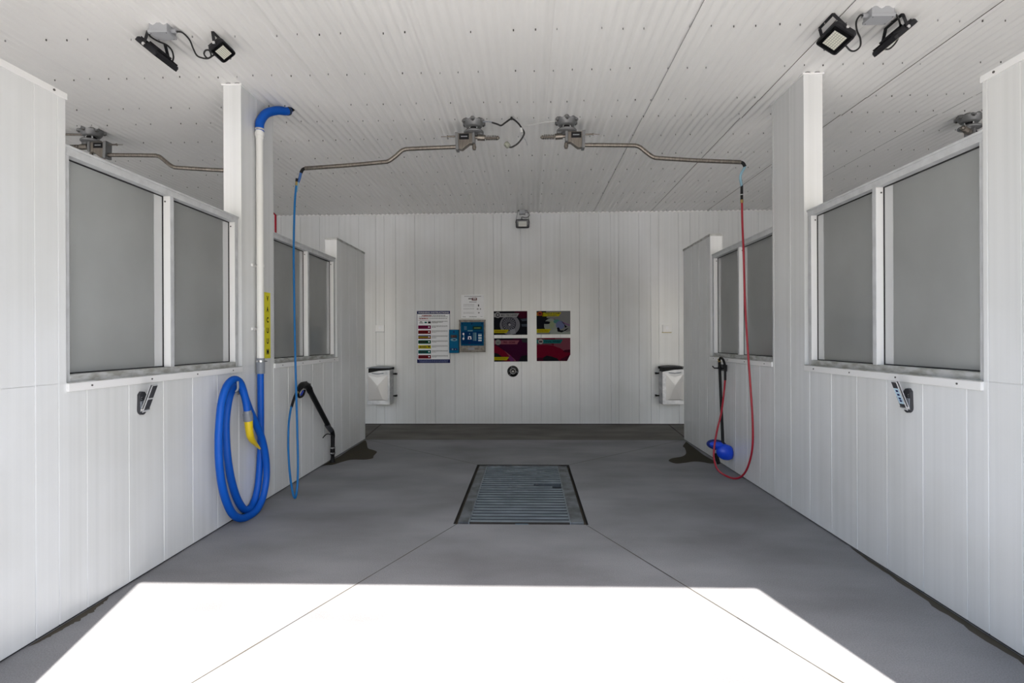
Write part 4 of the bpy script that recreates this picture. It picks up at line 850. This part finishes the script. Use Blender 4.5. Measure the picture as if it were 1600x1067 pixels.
# trash bins
def bin_(x0, x1, s, label):
    """x0..x1 width on the wall; s=+1 bracket on the right side"""
    yf = 9.12; zt, zb = 1.03, .383
    t = thing('trash_bin', label, 'trash bin', ((x0+x1)/2, YB, zb), 0, 'wall mounted trash bins')
    b = MB(); th = .008
    zl = zt - .055
    h0, h1 = (zl - .045, zl+.008) if s > 0 else (zl - .035, zl+.010)      # front lip slopes
    # body: open box, front lip sloped
    b.box((x0, yf, zb), (x1, YB-.035, zb+th), BINM); b.box((x0, yf, zb), (x0+th, YB-.035, h0), BINM); b.box((x1-th, yf, zb), (x1, YB-.035, h1), BINM); b.box((x0, YB-.043, zb), (x1, YB-.035, zt), BINM)
    vs = [(x0, yf, zb), (x1, yf, zb), (x1, yf, h1), ((x0+x1)/2, yf, (h0+h1)/2+.01), (x0, yf, h0)]; vs2 = [(x, y+th, z) for x, y, z in vs]
    b.add(vs + vs2, [tuple(range(5)), tuple(reversed(range(5, 10)))] + [((i+1) % 5, i, i+5, (i+1) % 5+5) for i in range(5)], BINM)
    b.build('body', t, bevel=.004)
    # pressed front panel with the puckered X shape
    W = x1-x0; a0, a1 = x0+.03*W, x1-.10*W if s > 0 else x1-.04*W; c0, c1 = zb+.075, zt-.13; cx, cz = (a0+a1)/2, c0+.20
    if s < 0: a0 = x0 + .16*W; cx = (a0+a1)/2
    y = yf
    pts = [(a0, y-.003, c0), (a1, y-.003, c0), (a1, y-.003, c1), (a0, y-.003, c1), (cx, y-.026, cz+.05), (cx-.09, y-.010, c0+.015), (cx+.09, y-.010, c0+.015), (cx, y-.014, c1-.05)]
    b = MB(); b.add(pts, [(0, 5, 4, 3), (5, 6, 4), (6, 1, 2, 4), (3, 4, 7), (4, 2, 7), (3, 7, 2), (0, 1, 6, 5)], BAG, False)
    b.add([(a0, y-.003, c0), (a1, y-.003, c0), (a1, y-.003, c1), (a0, y-.003, c1), (a0, y, c0), (a1, y, c0), (a1, y, c1), (a0, y, c1)], [(0, 1, 5, 4), (1, 2, 6, 5), (2, 3, 7, 6), (3, 0, 4, 7)], BINM)
    b.build('front_panel', t)
    b = MB(); b.tube([(cx-.10, yf-.006, zt-.105), (cx, yf-.010, zt-.115), (cx+.10, yf-.006, zt-.105)], .008, CUFF, 8); b.build('grip_lip', t)
    b = MB(); b.box((x0+.012, yf+.012, zb+.03), (x1-.012, YB-.05, min(h0, h1)-.004), BLACK); b.box((x0+.01, yf+.03, zb+.2), (x1-.01, YB-.05, zt-.022), BLACK); o = b.build('liner_bag', t); o['label'] = 'black bag inside the bin'
    b = MB(); N = 9; vs = []
    for yy in (yf-.02, YB-.03):
        for i in range(N+1):
            u = i/N; vs.append((x0-.008+(W+.016)*u, yy, zt-.006+.016*math.sin(PI*u)))
    for yy in (yf-.02, YB-.03):
        for i in range(N+1): u = i/N; vs.append((x0-.008+(W+.016)*u, yy, zt-.014))
    M_ = N+1; fs = []
    for i in range(N): fs += [(i, i+1, M_+i+1, M_+i), (2*M_+i, 3*M_+i, 3*M_+i+1, 2*M_+i+1), (i, 2*M_+i, 2*M_+i+1, i+1), (M_+i, M_+i+1, 3*M_+i+1, 3*M_+i)]
    fs += [(0, M_, 3*M_, 2*M_), (N, 2*M_+N, 3*M_+N, M_+N)]
    b.add(vs, fs, CUFF if s > 0 else SLATE); b.build('lid', t)
    xs = x1 if s > 0 else x0
    b = MB(); b.cyl((xs - s*.02, YB-.05, zt-.03), (xs + s*.012, YB-.05, zt-.03), .022, BLACK, n=12); b.build('hinge', t)
    for z in (zt-.13, zb+.13):
        b = MB(); b.box((xs - s*.01, YB-.07, z-.012), (xs + s*.055, YB-.055, z+.012), BLACK); b.box((xs + s*.035, YB-.07, z-.015), (xs + s*.06, YB+.001, z+.015), BLACK); b.cyl((xs + s*.048, YB-.085, z), (xs + s*.048, YB-.065, z), .014, BLACK, n=10); b.build('bracket', t)
    b = MB(); b.box((x0+.06, YB-.04, zb+.1), (x1-.06, YB+.001, zt-.1), CUFF); b.build('wall_plate', t)
bin_(-2.775, -2.385, 1, 'galvanised wall trash bin with a gaping lid, below the plain wall plate')
bin_(2.275, 2.645, -1, 'galvanised wall trash bin below the yellowed wall plate, near the right partition')

# conduit on the left bay ceiling
b = MB(); b.tube([Vector((-6.8, 5.35, ZC-.03)), Vector((-4.70, 5.50, ZC-.05))], .012, STEEL, 8); tag(b.build('ceiling_conduit'), 'thin metal conduit running along the left bay ceiling to its hose boom', 'conduit')
bpy.context.view_layer.update()
